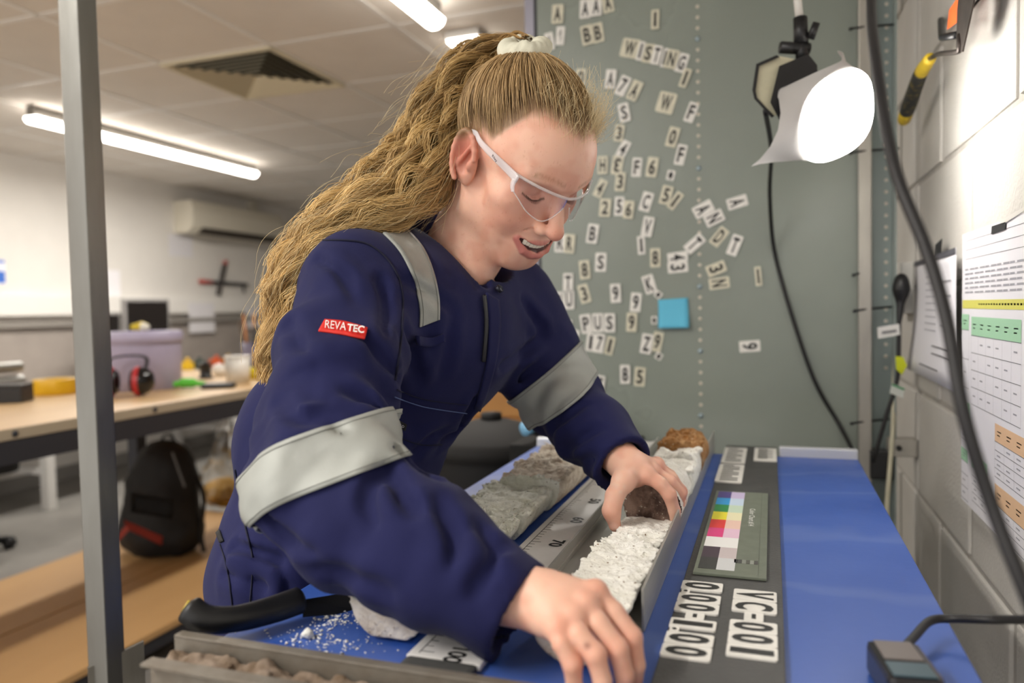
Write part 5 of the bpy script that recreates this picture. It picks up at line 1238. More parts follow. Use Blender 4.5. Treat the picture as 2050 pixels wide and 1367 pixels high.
# ---------------------------------------------------------------- hair, scrunchie, glasses
M_hair = mat('blonde_hair', 'b98f55', rough=0.5, attr='Col', spec=0.3)
def strands(P, R, Cc):
    """P (n,k,3) centre lines, R (n,k) radii, Cc (n,k,3) colours -> three-sided tubes"""
    n, k, _ = P.shape; T = np.gradient(P, axis=1); T /= np.linalg.norm(T, axis=-1, keepdims=True)+1e-9
    ref = rng.normal(size=(n, 1, 3)); A = np.cross(T, ref); A /= np.linalg.norm(A, axis=-1, keepdims=True)+1e-9; B = np.cross(T, A)
    an = np.arange(3)*2*PI/3
    V = P[:, :, None]+R[:, :, None, None]*(np.cos(an)[None, None, :, None]*A[:, :, None]+np.sin(an)[None, None, :, None]*B[:, :, None])
    base = (np.arange(n)*k*3)[:, None, None]+(np.arange(k-1)*3)[None, :, None]; j = np.arange(3)[None, None]; j2 = (j+1) % 3
    F = np.stack([base+j, base+j2, base+j2+3, base+j+3], -1).reshape(-1, 4)
    return V.reshape(-1, 3), F, np.repeat(Cc.reshape(-1, 3), 3, axis=0)
tie = np.array([0, -0.066, 0.118]); hc = np.array([0, -0.004, 0.045])
def on_skull(D): return hc+D*(1.05/np.linalg.norm(D/np.array([0.0725, 0.096, 0.081]), axis=-1, keepdims=True))
root_c = np.array(lin('6b5130')); mid_c = np.array(lin('a88452')); gold_c = np.array(lin('dcba7c')); pale_c = np.array(lin('e8d3a6'))
# scalp: from the hairline up to the tie
ns = 5200; k = 13
q = rng.normal(size=(ns*5, 3)); q /= np.linalg.norm(q, axis=1, keepdims=True); q = on_skull(q)
q = H.project(q, 0.0, 6); hz = hairline_z(q)
edge = q[:, 2]-hz
keep = (edge > -0.002+rng.normal(size=len(q))*0.006) & (q[:, 2] < 0.125) & ~((np.abs(q[:, 0]) > 0.0722) & (q[:, 1] > -0.045) & (q[:, 1] < 0.016) & (q[:, 2] < 0.042))
q = q[keep]; pr = np.exp(-np.clip(edge[keep], 0, 1)/0.03); q = q[rng.random(len(q)) < pr+0.35][:ns]; ns = len(q)
d0 = q-hc; r0 = np.linalg.norm(d0, axis=1, keepdims=True); d0 /= r0; d1 = (tie-hc)/np.linalg.norm(tie-hc)
om = np.arccos(np.clip(d0@d1, -1, 1))[:, None, None]; t = np.linspace(0, 1, k)[None, :, None]
D = (np.sin((1-t)*om)*d0[:, None]+np.sin(t*om)*d1)/np.sin(om+1e-6)
P = on_skull(D); P = H.project(P.reshape(-1, 3), 0.0, 6).reshape(ns, k, 3); Nn = H.grad(P)
cl = vnoise(d0*1.0, 16, 3)
lift = 0.0015+(0.007+0.0035*cl[:, None]+0.003*rng.random((ns, 1)))*np.sin(np.clip(t[..., 0]*1.15, 0, 1)*PI*0.62)
sidew = np.cross(np.gradient(P, axis=1), Nn); sidew /= np.linalg.norm(sidew, axis=-1, keepdims=True)+1e-9
cl2 = vnoise(d0, 22, 8)[:, None]; ti = t[..., 0]
P = P+Nn*lift[..., None]+sidew*(np.sin(ti*PI)*(0.007*cl2+0.0022*rng.normal(size=(ns, 1)))+0.0022*np.sin(ti*9+rng.random((ns, 1))*6)*ti*(1-ti)*2)[..., None]
P = P*(1-np.clip((t-0.88)/0.12, 0, 1)*0.5)+(tie+rng.normal(size=(ns, 1, 3))*0.008)*np.clip((t-0.88)/0.12, 0, 1)*0.5
R = np.full((ns, k), 0.00052)*(0.7+0.7*rng.random((ns, 1))); R[:, 0] = 0.00004; R[:, 1] *= 0.35; R[:, 2] *= 0.6; R[:, 3] *= 0.85
tone = np.clip(0.5+0.40*cl[:, None]+0.33*rng.normal(size=(ns, 1)), 0, 1)[..., None]*np.ones((1, k, 1))
Cc = np.array(lin('5c4424'))*(1-tone)+np.array(lin('c6a678'))*tone
fade = np.clip(1-t*7, 0, 1)*0.6; Cc = Cc*(1-fade)+np.array(lin('dcb894'))*fade
V1, F1, C1 = strands(h2w(P.reshape(-1, 3)).reshape(ns, k, 3), R, Cc)
# ponytail: wavy locks along a falling path
path = np.array([h2w(tie+np.array([0, -0.005, 0.010])), at(1004, 106, 0.985), at(938, 158, 0.99), at(882, 240, 0.985), at(838, 332, 0.97), at(772, 395, 0.945), at(690, 445, 0.915), at(618, 512, 0.90), at(578, 592, 0.90), at(556, 680, 0.905), at(545, 765, 0.92)])
prad = np.array([0.012, 0.024, 0.037, 0.040, 0.047, 0.046, 0.033, 0.029, 0.026, 0.021, 0.014])
kp = 56; PT = spline(path, 200); PT = PT[np.linspace(0, len(PT)-1, kp).astype(int)]; PR = np.interp(np.linspace(0, 10, kp), np.arange(11), prad)
T, A, B = frames(PT, up=BK); L = np.concatenate([[0], np.cumsum(np.linalg.norm(np.diff(PT, axis=0), axis=1))])
locks, per = 100, 30; Vs = [V1]; Fs = [F1]; Cs = [C1]; off = len(V1)
PL = []; RL = []; CL = []
for i in range(locks):
    rr = math.sqrt(rng.random()); aa = rng.random()*2*PI; dr = rng.normal()*0.5
    wl = 0.068+0.05*rng.random(); ph = rng.random()*2*PI; amp = 0.005+0.0045*rng.random(); end = kp-int(rng.random()**2*22); tn = np.clip(0.5+0.30*rng.normal()+0.25*math.cos(aa), 0, 1)
    for j in range(per):
        n_ = kp; s_ = np.linspace(0, 1, n_)*(end-1)
        b = PT[0]*0; ce = np.stack([np.interp(s_, np.arange(kp), PT[:, c]) for c in range(3)], 1); rad = np.interp(s_, np.arange(kp), PR); ll = np.interp(s_, np.arange(kp), L)
        a_ = np.stack([np.interp(s_, np.arange(kp), A[:, c]) for c in range(3)], 1); b_ = np.stack([np.interp(s_, np.arange(kp), B[:, c]) for c in range(3)], 1)
        fr_ = np.linspace(0, 1, n_); grow = np.clip(fr_*5, 0, 1)
        sw = rng.normal()*0.35; sr = rng.normal(size=2)*0.0030*(0.5+0.8*fr_[:, None])
        ang = aa+dr*fr_*0.9+0.12*np.sin(fr_*9+ph)
        x = rr*rad*np.cos(ang)*0.85+amp*grow*np.cos(2*PI*ll/wl+ph+sw)+sr[:, 0]*grow
        y = rr*rad*np.sin(ang)+amp*grow*np.sin(2*PI*ll/wl*1.0+ph+0.8+sw)+sr[:, 1]*grow
        PL.append(ce+a_*x[:, None]+b_*y[:, None]); RL.append(np.linspace(0.00044, 0.00028, n_)*(0.8+0.5*rng.random()))
        tt = np.clip(tn+0.15*rng.normal(), 0, 1); m_ = np.clip(fr_*2.2-0.1, 0, 1)[:, None]
        CL.append((root_c*(1-tt)+mid_c*tt)*(1-m_)+(mid_c*(1-tt)*0.9+gold_c*tt+0.30*pale_c*fr_[:, None])*m_)
# flyaways off the ponytail
for i in range(170):
    n_ = kp; i0 = rng.integers(2, 36); ln = rng.integers(8, 19); s_ = np.linspace(i0, min(i0+ln, kp-1), n_)
    ce = np.stack([np.interp(s_, np.arange(kp), PT[:, c]) for c in range(3)], 1); rad = np.interp(s_, np.arange(kp), PR)
    a_ = np.stack([np.interp(s_, np.arange(kp), A[:, c]) for c in range(3)], 1); b_ = np.stack([np.interp(s_, np.arange(kp), B[:, c]) for c in range(3)], 1)
    aa = rng.random()*2*PI; f = np.linspace(0, 1, n_); o = 0.8+f*(0.5+0.7*rng.random()); w = 0.007*np.sin(f*(5+5*rng.random())+rng.random()*6)
    PL.append(ce+a_*((o*rad+w)*math.cos(aa))[:, None]+b_*((o*rad+w)*math.sin(aa))[:, None]); RL.append(np.full(n_, 0.00016)); CL.append(np.tile(pale_c*0.9, (n_, 1)))
V2, F2, C2 = strands(np.array(PL), np.array(RL), np.array(CL)); Vs.append(V2); Fs.append(F2+off); Cs.append(C2); off += len(V2)
# fine short hairs along the front of the hairline and over the crown
nf_ = 420; kf = 14; x = rng.uniform(-0.066, 0.045, nf_); x = np.where(rng.random(nf_) < 0.55, rng.uniform(-0.068, -0.01, nf_), x)
rt = np.stack([x, rng.uniform(0.025, 0.095, nf_), np.zeros(nf_)], 1); rt[:, 2] = hairline_z(rt)+rng.uniform(-0.004, 0.02, nf_); rt = H.project(rt, 0, 8); gn = H.grad(rt)
ln = 0.012+0.030*rng.random(nf_)**1.6; f = np.linspace(0, 1, kf); tv = np.array([0, -0.55, 0.75])
back = tv-gn*(gn@tv)[:, None]; out = gn*0.9+back*0.7+rng.normal(size=(nf_, 3))*0.35; out /= np.linalg.norm(out, axis=1, keepdims=True)
sd = rng.normal(size=(nf_, 3)); cw = 0.0025+0.004*rng.random(nf_)
P = rt[:, None]+out[:, None]*(f[None, :, None]*ln[:, None, None])+sd[:, None]*(np.sin(f*7)[None, :]*f[None]*cw[:, None])[..., None]*0.8+back[:, None]*(f[None]**2*ln[:, None]*0.5)[..., None]
V3, F3, C3 = strands(h2w(P.reshape(-1, 3)).reshape(nf_, kf, 3), np.full((nf_, kf), 0.00013), np.tile(pale_c, (nf_, kf, 1)))
Vs.append(V3); Fs.append(F3+off); Cs.append(C3)
hair = pchild('hair', np_mesh('hair', np.vstack(Vs), np.vstack(Fs), M_hair, True, np.vstack(Cs))); hair['kind'] = 'stuff'
# scrunchie
tx = hU*0.45+UP*0.55-RT*0.22+BK*0.30; tx /= np.linalg.norm(tx)
e1 = np.cross(tx, BK); e1 /= np.linalg.norm(e1); e2 = np.cross(tx, e1); co = h2w(tie+np.array([0, -0.003, 0.004]))
nu, nv = 96, 20; uu = np.arange(nu)*2*PI/nu; vv = np.arange(nv)*2*PI/nv; G = np.zeros((nu+1, nv, 3))
for i in range(nu+1):
    u = uu[i % nu]; rad = e1*math.cos(u)+e2*math.sin(u)
    for j in range(nv):
        v = vv[j]; r = 0.0135*(1+0.11*math.sin(4*u+v)+0.05*math.sin(9*u+2*v)+0.03*math.sin(17*u-3*v)); G[i, j] = co+rad*(0.0205+r*math.cos(v))+tx*r*1.0*math.sin(v)
M_scr = mat('cream_fabric', 'd9d7c4', rough=0.85, bump=0.2, bscale=500)
mb = MB(); mb.grid(G, M_scr, True, wrap=True); pchild('scrunchie', mb.mesh('scrunchie'))
# safety glasses (head space)
def glass_mat(name, tint, fac, gr=0.02):
    m = bpy.data.materials.new(name); m.use_nodes = True; nt = m.node_tree; N = nt.nodes; Lk = nt.links; N.remove(N['Principled BSDF'])
    tr = N.new('ShaderNodeBsdfTransparent'); tr.inputs[0].default_value = (*tint, 1); gl = N.new('ShaderNodeBsdfGlossy'); gl.inputs['Roughness'].default_value = gr
    fr = N.new('ShaderNodeFresnel'); fr.inputs['IOR'].default_value = 1.32; ad = N.new('ShaderNodeMath'); ad.operation = 'ADD'; ad.inputs[1].default_value = fac
    Lk.new(fr.outputs[0], ad.inputs[0]); mx = N.new('ShaderNodeMixShader'); Lk.new(ad.outputs[0], mx.inputs[0]); Lk.new(tr.outputs[0], mx.inputs[1]); Lk.new(gl.outputs[0], mx.inputs[2])
    Lk.new(mx.outputs[0], N['Material Output'].inputs[0]); return m
M_lens = glass_mat('clear_lens', (0.91, 0.88, 0.91), 0.0)
M_frame = mat('clear_plastic', 'fbf9fd', rough=0.12, spec=0.8, alpha=0.42)
M_rim = mat('clear_rim', 'ffffff', rough=0.1, spec=0.9, alpha=0.3)
def lens_pt(s, u, z):
    phi = math.radians(4+56*u); return np.array([s*0.0710*math.sin(phi)*(1+0.02*u), 0.024+0.0835*math.cos(phi)-0.10*(z-0.01)*0.25, z])
def top_z(u): return 0.0295-0.005*(1-u)**2
_bz = spline([(u, z, 0) for u, z in zip([0, 0.08, 0.2, 0.35, 0.6, 0.8, 1.0], [0.012, 0.003, -0.0075, -0.0115, -0.006, 0.004, 0.013])], 60)
def bot_z(u): return float(np.interp(u, _bz[:, 0], _bz[:, 1]))
def bot_z0(u): return float(np.interp(u, [0, 0.08, 0.2, 0.35, 0.6, 0.8, 1.0], [0.012, 0.003, -0.0075, -0.0115, -0.006, 0.004, 0.013]))
gl = pchild('safety_glasses', None) if False else None
lens_objs = []
mbf = MB(); top = []
for s in (1, -1):
    G = np.array([[h2w(lens_pt(s, u, bot_z(u)+(top_z(u)-bot_z(u))*w)) for w in np.linspace(0, 1, 8)] for u in np.linspace(0, 1, 26)])
    Nn = np.cross(np.gradient(G, axis=0), np.gradient(G, axis=1)); Nn /= np.linalg.norm(Nn, axis=-1, keepdims=True)
    if s < 0: Nn = -Nn; 
    mb = MB(); mb.grid(G, M_lens, True); lens_objs.append(mb.mesh('lens'))
bar = [h2w(lens_pt(1, u, top_z(u))) for u in np.linspace(1, 0, 24)]+[h2w(lens_pt(-1, u, top_z(u))) for u in np.linspace(0.02, 1, 24)]
mbf.tube(bar, 0.0015, M_rim, 8, flat=1.3)
frame = pchild('safety_glasses', mbf.mesh('safety_glasses'))
for me in lens_objs: o = pchild('lens', me, frame)
for s in (1, -1):
    mb = MB(); mb.tube([h2w(lens_pt(s, u, bot_z(u))) for u in np.linspace(0.0, 0.97, 44)], 0.0009, M_rim, 6); pchild('lens_rim', mb.mesh('lens_rim'), frame)
    a = lens_pt(s, 1.0, 0.024); tp = [a+np.array([s*0.001, 0.008, 0.002]), a+np.array([s*0.002, -0.006, 0.003]), np.array([s*0.0785, 0.012, 0.033]), np.array([s*0.0775, -0.008, 0.036]), np.array([s*0.0755, -0.028, 0.024]), np.array([s*0.074, -0.036, 0.004])]
    tp = spline([h2w(p) for p in tp], 30); mb = MB(); mb.tube(tp, np.interp(np.linspace(0, 1, len(tp)), [0, 0.15, 0.4, 0.7, 1], [0.0052, 0.0058, 0.0042, 0.0030, 0.0028]), M_frame, 10, flat=0.32, up=hR)
    tmp = pchild('temple', mb.mesh('temple'), frame)
    hb = [a+np.array([s*0.0015, 0.004, 0.001]), a+np.array([s*0.002, 0.006, -0.007]), a+np.array([s*0.001, 0.010, -0.013])]
    mb = MB(); mb.tube(spline([h2w(p) for p in hb], 10), [0.004]*5+[0.0035]*3+[0.0028]*(len(spline(hb, 10))-8), M_frame, 8, flat=0.5, up=hR); pchild('hinge', mb.mesh('hinge'), frame)
mb = MB(); M_ink = mat('black_ink', '15151a', rough=0.6)
o_ = np.array([0.0770, 0.040, 0.0318]); put_text(mb, 'Riley', h2w(o_), -hF*-1.0+hU*-0.10, hU, 0.011, 0.0042, M_ink, 0.02, 0.0012); pchild('lettering', mb.mesh('lettering'), frame)

# ================================================================ BACKGROUND LEFT
M_ply = mat('plywood', 'c29a68', rough=0.55, var=0.3, vscale=3, stretch=(1.5, 0.3, 1), col2='a57d4c', bump=0.1, bscale=40)
M_bench = mat('beech_worktop', 'd6b588', rough=0.35, var=0.25, vscale=3, stretch=(2, 0.3, 1), col2='b98f5e')
M_dstl = mat('dark_bench_steel', '35363c', rough=0.5, metal=0.3); M_wleg = mat('white_leg', 'dcdad6', rough=0.5)
# workbench with lower shelf
wb = empty('workbench', (-2.5, 2.2, 0), 'long wooden workbench with dark steel frame and plywood lower shelf', 'workbench')
ch('worktop', MB().box((-3.0, 0.2, 0.865), (-1.99, 3.3, 0.90), M_bench, 0.003), wb)
ch('edge_strip', MB().box((-1.99, 0.2, 0.868), (-1.984, 3.3, 0.898), mat('edge_metal', 'b5a892', rough=0.5, metal=0.3)), wb)
ch('front_beam', MB().box((-2.03, 0.2, 0.80), (-1.986, 3.3, 0.866), M_dstl), wb); ch('rear_beam', MB().box((-3.0, 0.2, 0.80), (-2.96, 3.3, 0.866), M_dstl), wb)
for y, xs in ((0.3, (-2.96, -2.05)), (2.86, (-2.96,)), (3.22, (-2.05,))):
    for x in xs: ch('leg', MB().box((x-0.03, y-0.03, 0), (x+0.03, y+0.03, 0.80), M_dstl, 0.004), wb)
for k, (x0, x1) in enumerate(((-3.0, -2.475), (-2.465, -1.99))): ch('shelf_board', MB().box((x0, 0.2, 0.105), (x1, 3.3, 0.13), M_ply, 0.003), wb)
ch('shelf_beam', MB().box((-2.03, 0.2, 0.06), (-1.995, 3.3, 0.105), M_dstl), wb)
for y in np.arange(0.5, 3.3, 0.5): ch('screw', MB().lathe([(0, 0.003), (0.008, 0.003), (0.01, 0)], M_dstl, 8, Matrix.Translation((-1.984, y, 0.883)) @ Matrix.Rotation(PI/2, 4, 'Y')), wb)
BZ = 0.90
def onb(x, y): return onz(x, y, BZ)
# things on the bench
q = onb(20, 805); bb_ = empty('black_box', q, 'small black box at the left end of the workbench', 'box'); MB().box((-0.06, -0.05, 0), (0.06, 0.05, 0.055), M_bplast, 0.004).build('body', bb_); MB().box((-0.061, -0.051, 0.0552), (0.061, 0.051, 0.066), M_bplast, 0.003).build('lid', bb_); bb_.rotation_euler.z = 0.5
q = onb(113, 788); o = MB().lathe([(0.048, 0.0), (0.078, 0.0), (0.080, 0.004), (0.080, 0.056), (0.078, 0.06), (0.048, 0.06), (0.048, 0.0)], mat('yellow_tape', 'e2b21c', rough=0.4), 32).build('tape_roll', loc=q); tag(o, 'yellow roll of tape lying on the workbench', 'tape')
M_lav = mat('lavender_plastic', 'aaa3bd', rough=0.45, var=0.08, vscale=8)
q = onb(288, 778); bk_ = empty('bucket', q, 'large lavender grey lidded bucket on the workbench', 'bucket'); R_ = 0.150
MB().lathe([(0.0, 0.002), (R_-0.008, 0.0), (R_-0.004, 0.004), (R_, 0.20), (R_, 0.206)], M_lav, 40).build('tub', bk_)
MB().lathe([(R_+0.001, 0.190), (R_+0.007, 0.192), (R_+0.007, 0.232), (R_-0.002, 0.240), (R_-0.02, 0.240), (R_-0.024, 0.230), (0.0, 0.230)], M_lav, 40).build('lid', bk_)
MB().tube(spline([(-R_-0.004, 0, 0.17), (-R_-0.02, 0.04, 0.09), (-R_-0.012, 0.09, 0.03)], 16), 0.004, mat('wire', '8a8a90', rough=0.4, metal=0.7), 8).build('handle', bk_)
q = onb(288, 778); tpg = empty('yellow_tool', (q[0]+0.055, q[1]-0.05, q[2]+0.2402), 'small yellow and white tool lying on the bucket lid', 'tool')
MB().tube([(-0.05, 0, 0.018), (0.0, 0, 0.022), (0.02, 0, 0.018)], [0.012, 0.018, 0.016], mat('yellow_tool_plastic', 'd8be1e', rough=0.4), 12).build('grip', tpg); MB().tube([(0.018, -0.01, 0.018), (0.045, -0.02, 0.018)], [0.017, 0.013], mat('white_tool_plastic', 'e3dfd2', rough=0.4), 12).build('nozzle', tpg)
# ear defenders
ed = empty('ear_defenders', onb(262, 794), 'black and red ear defenders leaning against the lavender bucket', 'ear defenders')
M_redp = mat('red_ring', 'a8242a', rough=0.4); M_gl = mat('gloss_black', '101012', rough=0.15)
for s, dx in ((1, 0.035), (-1, -0.075)):
    Mx = Matrix.Translation((dx, 0, 0.058)) @ Matrix.Rotation(s*PI/2, 4, 'Y')
    F_ = [(0.0, 0.050), (0.026, 0.046), (0.044, 0.032), (0.053, 0.008), (0.053, 0.0)]
    MB().lathe([(r*1.0, z) for r, z in F_], M_gl, 24, Mx).build('cup', ed); MB().lathe([(0.054, 0.002), (0.057, -0.008), (0.052, -0.018), (0.046, -0.018)], M_redp, 24, Mx).build('ring', ed); MB().lathe([(0.046, -0.017), (0.042, -0.03), (0.025, -0.03)], M_bplast, 24, Mx).build('cushion', ed)
MB().tube(spline([(0.05, 0, 0.09), (0.045, 0.06, 0.14), (-0.02, 0.10, 0.15), (-0.085, 0.06, 0.14), (-0.09, 0, 0.09)], 30), 0.007, M_bplast, 8, flat=0.4).build('headband', ed)
ed.rotation_euler.z = 0.55
# small stuff right of the bucket
q = onb(384, 779); gt = empty('green_tool', q, 'green and black hand tool lying by the bucket', 'tool'); MB().tube(spline([(-0.07, 0, 0.02), (-0.02, 0.01, 0.026), (0.05, 0, 0.018)], 12), [0.012]*4+[0.02]*5+[0.012]*(len(spline([(-0.07, 0, 0.02), (-0.02, 0.01, 0.026), (0.05, 0, 0.018)], 12))-9), mat('green_plastic', '4fb52e', rough=0.4), 10).build('handle', gt); MB().box((0.04, -0.03, 0.0), (0.17, 0.03, 0.022), M_bplast, 0.006).build('body', gt); gt.rotation_euler.z = 0.5
q = onb(412, 757); sp2 = empty('black_spool', q, 'black spool standing behind the green tool', 'spool'); MB().lathe([(0, 0), (0.034, 0), (0.034, 0.006), (0.026, 0.010), (0.026, 0.062), (0.034, 0.066), (0.034, 0.072), (0, 0.072)], M_bplast, 24).build('core', sp2); MB().lathe([(0, 0.0722), (0.012, 0.0722), (0.012, 0.080), (0, 0.080)], M_dstl, 12).build('hub', sp2)
q = onb(440, 752); o = MB().lathe([(0, 0), (0.030, 0.004), (0.034, 0.03), (0.026, 0.055), (0, 0.062)], mat('white_glaze', 'eeeae4', rough=0.2), 24).build('white_ball', loc=q); tag(o, 'round white object between the black spool and the white beaker', 'ball')
q = onb(477, 767); cu = empty('white_beaker', q, 'tall white plastic beaker near the right end of the workbench', 'beaker'); MB().lathe([(0, 0.0), (0.048, 0.0), (0.054, 0.118), (0.050, 0.118), (0.045, 0.006), (0, 0.006)], mat('beaker_plastic', 'd8d5ce', rough=0.4), 32).build('wall', cu); MB().lathe([(0.0545, 0.112), (0.058, 0.116), (0.0545, 0.121), (0.050, 0.119)], mat('beaker_plastic', 'd8d5ce'), 32).build('rim', cu)
q = onb(515, 757); o = MB().lathe([(0.03, 0), (0.062, 0), (0.062, 0.05), (0.03, 0.05), (0.03, 0)], mat('bright_yellow_tape', 'd8c21a', rough=0.4), 28).build('tape_roll', loc=q); tag(o, 'yellow roll of tape behind the white beaker by the hair tips', 'tape')
q = onb(507, 748); ph = empty('pencil_pot', q, 'dark pot full of pens and tools behind the ponytail tips', 'pot'); MB().lathe([(0, 0), (0.05, 0), (0.052, 0.16), (0.046, 0.16), (0.044, 0.01), (0, 0.01)], mat('purple_grey_pot', '6b6578', rough=0.5), 24).build('pot', ph)
for i in range(7): a = i*0.9; MB().tube([(0.02*math.cos(a), 0.02*math.sin(a), 0.03), (0.07*math.cos(a+0.2), 0.06*math.sin(a), 0.24+0.03*(i % 3))], 0.006, [M_bplast, mat('dark_wood', '5a4a3c', rough=0.6), mat('orange_pen', 'b5733a', rough=0.5)][i % 3], 8).build('pen', ph)
# metal sections lying along the back of the bench
for k, (z, r, x, lab) in enumerate(((0.9395, 0.034, -2.93, 'thick grey pipe lying along the rear edge of the workbench'), (1.0045, 0.022, -2.93, 'thinner grey pipe resting above the thick one at the rear of the bench'))):
    mb = MB(); mb.tube([(x, 0.3, z), (x, 2.25, z)], r, M_sgl, 16); mb.tube([(x, 0.3, z), (x, 0.31, z)], r*1.15, M_sgl, 16); tag(mb.build('pipe'), lab, 'pipe')
# wall desk behind, with monitors
wd = empty('wall_desk', (-4.6, 4.0, 0), 'white-legged desk along the far left wall', 'desk'); ch('desk_top', MB().box((-4.98, 1.5, 0.72), (-4.25, 7.4, 0.75), mat('grey_desk', 'b7b2ab', rough=0.5), 0.003), wd)
for y in (1.7, 3.46, 5.2, 7.2):
    for x in (-4.92, -4.31): ch('leg', MB().box((x-0.03, y-0.03, 0.0), (x+0.03, y+0.03, 0.72), M_wleg, 0.003), wd)
    ch('cross_rail', MB().box((-4.89, y-0.02, 0.22), (-4.34, y+0.02, 0.26), M_wleg), wd)
ch('upstand', MB().box((-4.995, 1.5, 0.752), (-4.97, 7.4, 1.18), mat('grey_upstand', 'a59c95', rough=0.5, var=0.15, vscale=3), 0.003), wd); ch('upstand_lip', MB().box((-4.97, 1.5, 1.14), (-4.93, 7.4, 1.18), mat('lip_grey', '8f8a84', rough=0.5)), wd)
tk = tag(MB().box((XL+0.001, 0.5, 1.222), (XL+0.06, 7.6, 1.37), mat('white_trunking', 'e9e6e1', rough=0.4), 0.004).build('trim_1'), kind='structure')
def monitor(px0, px1, py0, py1, X, label):
    a = onx(px0, py0, X); b = onx(px1, py1, X); yc = (a[1]+b[1])/2; w = abs(b[1]-a[1]); z1 = a[2]; z0 = min(b[2], z1-0.25)
    m = empty('monitor', (X, yc, 0.75), label, 'monitor'); ch('bezel', MB().box((X-0.03, yc-w/2, z0), (X+0.005, yc+w/2, z1), mat('grey_bezel', '8d8a88', rough=0.5), 0.004), m)
    ch('screen', MB().box((X+0.0052, yc-w/2+0.02, z0+0.03), (X+0.0075, yc+w/2-0.018, z1-0.02), mat('dark_screen', '1c1817', rough=0.3)), m); ch('stand', MB().box((X-0.05, yc-0.03, 0.77), (X-0.03, yc+0.03, z0+0.1), M_bplast).box((X-0.10, yc-0.10, 0.7502), (X+0.08, yc+0.10, 0.77), M_bplast, 0.004), m)
monitor(247, 340, 598, 668, -4.55, 'dark flat monitor on the wall desk behind the bucket lid'); monitor(195, 243, 625, 690, -4.6, 'second dark monitor half hidden behind the steel post')
def wall_sheet(name, px0, px1, py0, py1, label, cat, m, X=XL+0.001, th=0.003):
    a = onx(px0, py0, X); b = onx(px1, py1, X); o = MB().box((X, min(a[1], b[1]), min(a[2], b[2])), (X+th, max(a[1], b[1]), max(a[2], b[2])), m).build(name); return tag(o, label, cat)
M_pp = mat('pale_paper', 'e4e2e6', rough=0.8)
wall_sheet('notice', 337, 386, 468, 515, 'pale notice on the wall under the air conditioner', 'paper', M_pp); wall_sheet('notice', 207, 242, 540, 612, 'white sheet on the wall just right of the steel post', 'paper', mat('white_sheet', 'f0eef2', rough=0.8))
wall_sheet('notice', 377, 430, 607, 664, 'white page hanging below the trunking right of the monitor', 'paper', M_pp, XL+0.062); wall_sheet('notice', 492, 528, 615, 655, 'white page hanging below the trunking near the pencil pot', 'paper', M_pp, XL+0.062)
sg = wall_sheet('wall_sign', -40, 12, 518, 570, 'blue and white safety sign cut by the left edge of the picture', 'sign', mat('white_sign', 'eeeef2', rough=0.5))
a = onx(-30, 541, XL+0.0045); b = onx(11, 567, XL+0.0045); MB().box((XL+0.004, a[1], b[2]), (XL+0.0055, b[1], a[2]), mat('sign_blue', '3f6fc9', rough=0.5)).build('blue_panel', sg)
a = onx(-30, 519, XL+0.0045); b = onx(9, 527, XL+0.0045); MB().box((XL+0.004, a[1], b[2]), (XL+0.0055, b[1], a[2]), mat('sign_blue', '3f6fc9')).build('blue_band', sg)
# air conditioner
a = onx(347, 404, XL); b = onx(532, 478, XL); y0, y1 = a[1], b[1]; z1_ = 2.215; z0_ = 1.935
ac = empty('air_conditioner', (XL, (y0+y1)/2, z0_), 'cream wall air conditioner with a dark outlet slot', 'air conditioner')
M_ac = mat('cream_ac', 'dcd6c6', rough=0.4)
prf = [(0, 0), (0.15, 0.0), (0.205, 0.06), (0.215, 0.20), (0.19, z1_-z0_), (0, z1_-z0_)]
mb = MB(); n = len(prf); V = [(XL+0.001+x, y0, z0_+z) for x, z in prf]+[(XL+0.001+x, y1, z0_+z) for x, z in prf]; mb.add(V, [tuple(range(n)), tuple(range(2*n-1, n-1, -1))]+[(i, i+n, (i+1) % n+n, (i+1) % n) for i in range(n)], M_ac); ch('casing', mb, ac)
ch('outlet', MB().box((XL+0.14, y0+0.12, z0_-0.006), (XL+0.2, y1-0.06, z0_+0.05), mat('dark_outlet', '3a332c', rough=0.6)), ac); ch('flap', MB().box((XL+0.185, y0+0.12, z0_+0.052), (XL+0.2135, y1-0.06, z0_+0.060), M_ac), ac)
ch('pipe_cover', MB().box((XL+0.001, y1-0.28, z1_), (XL+0.06, y1-0.20, CZ), M_ac), ac)
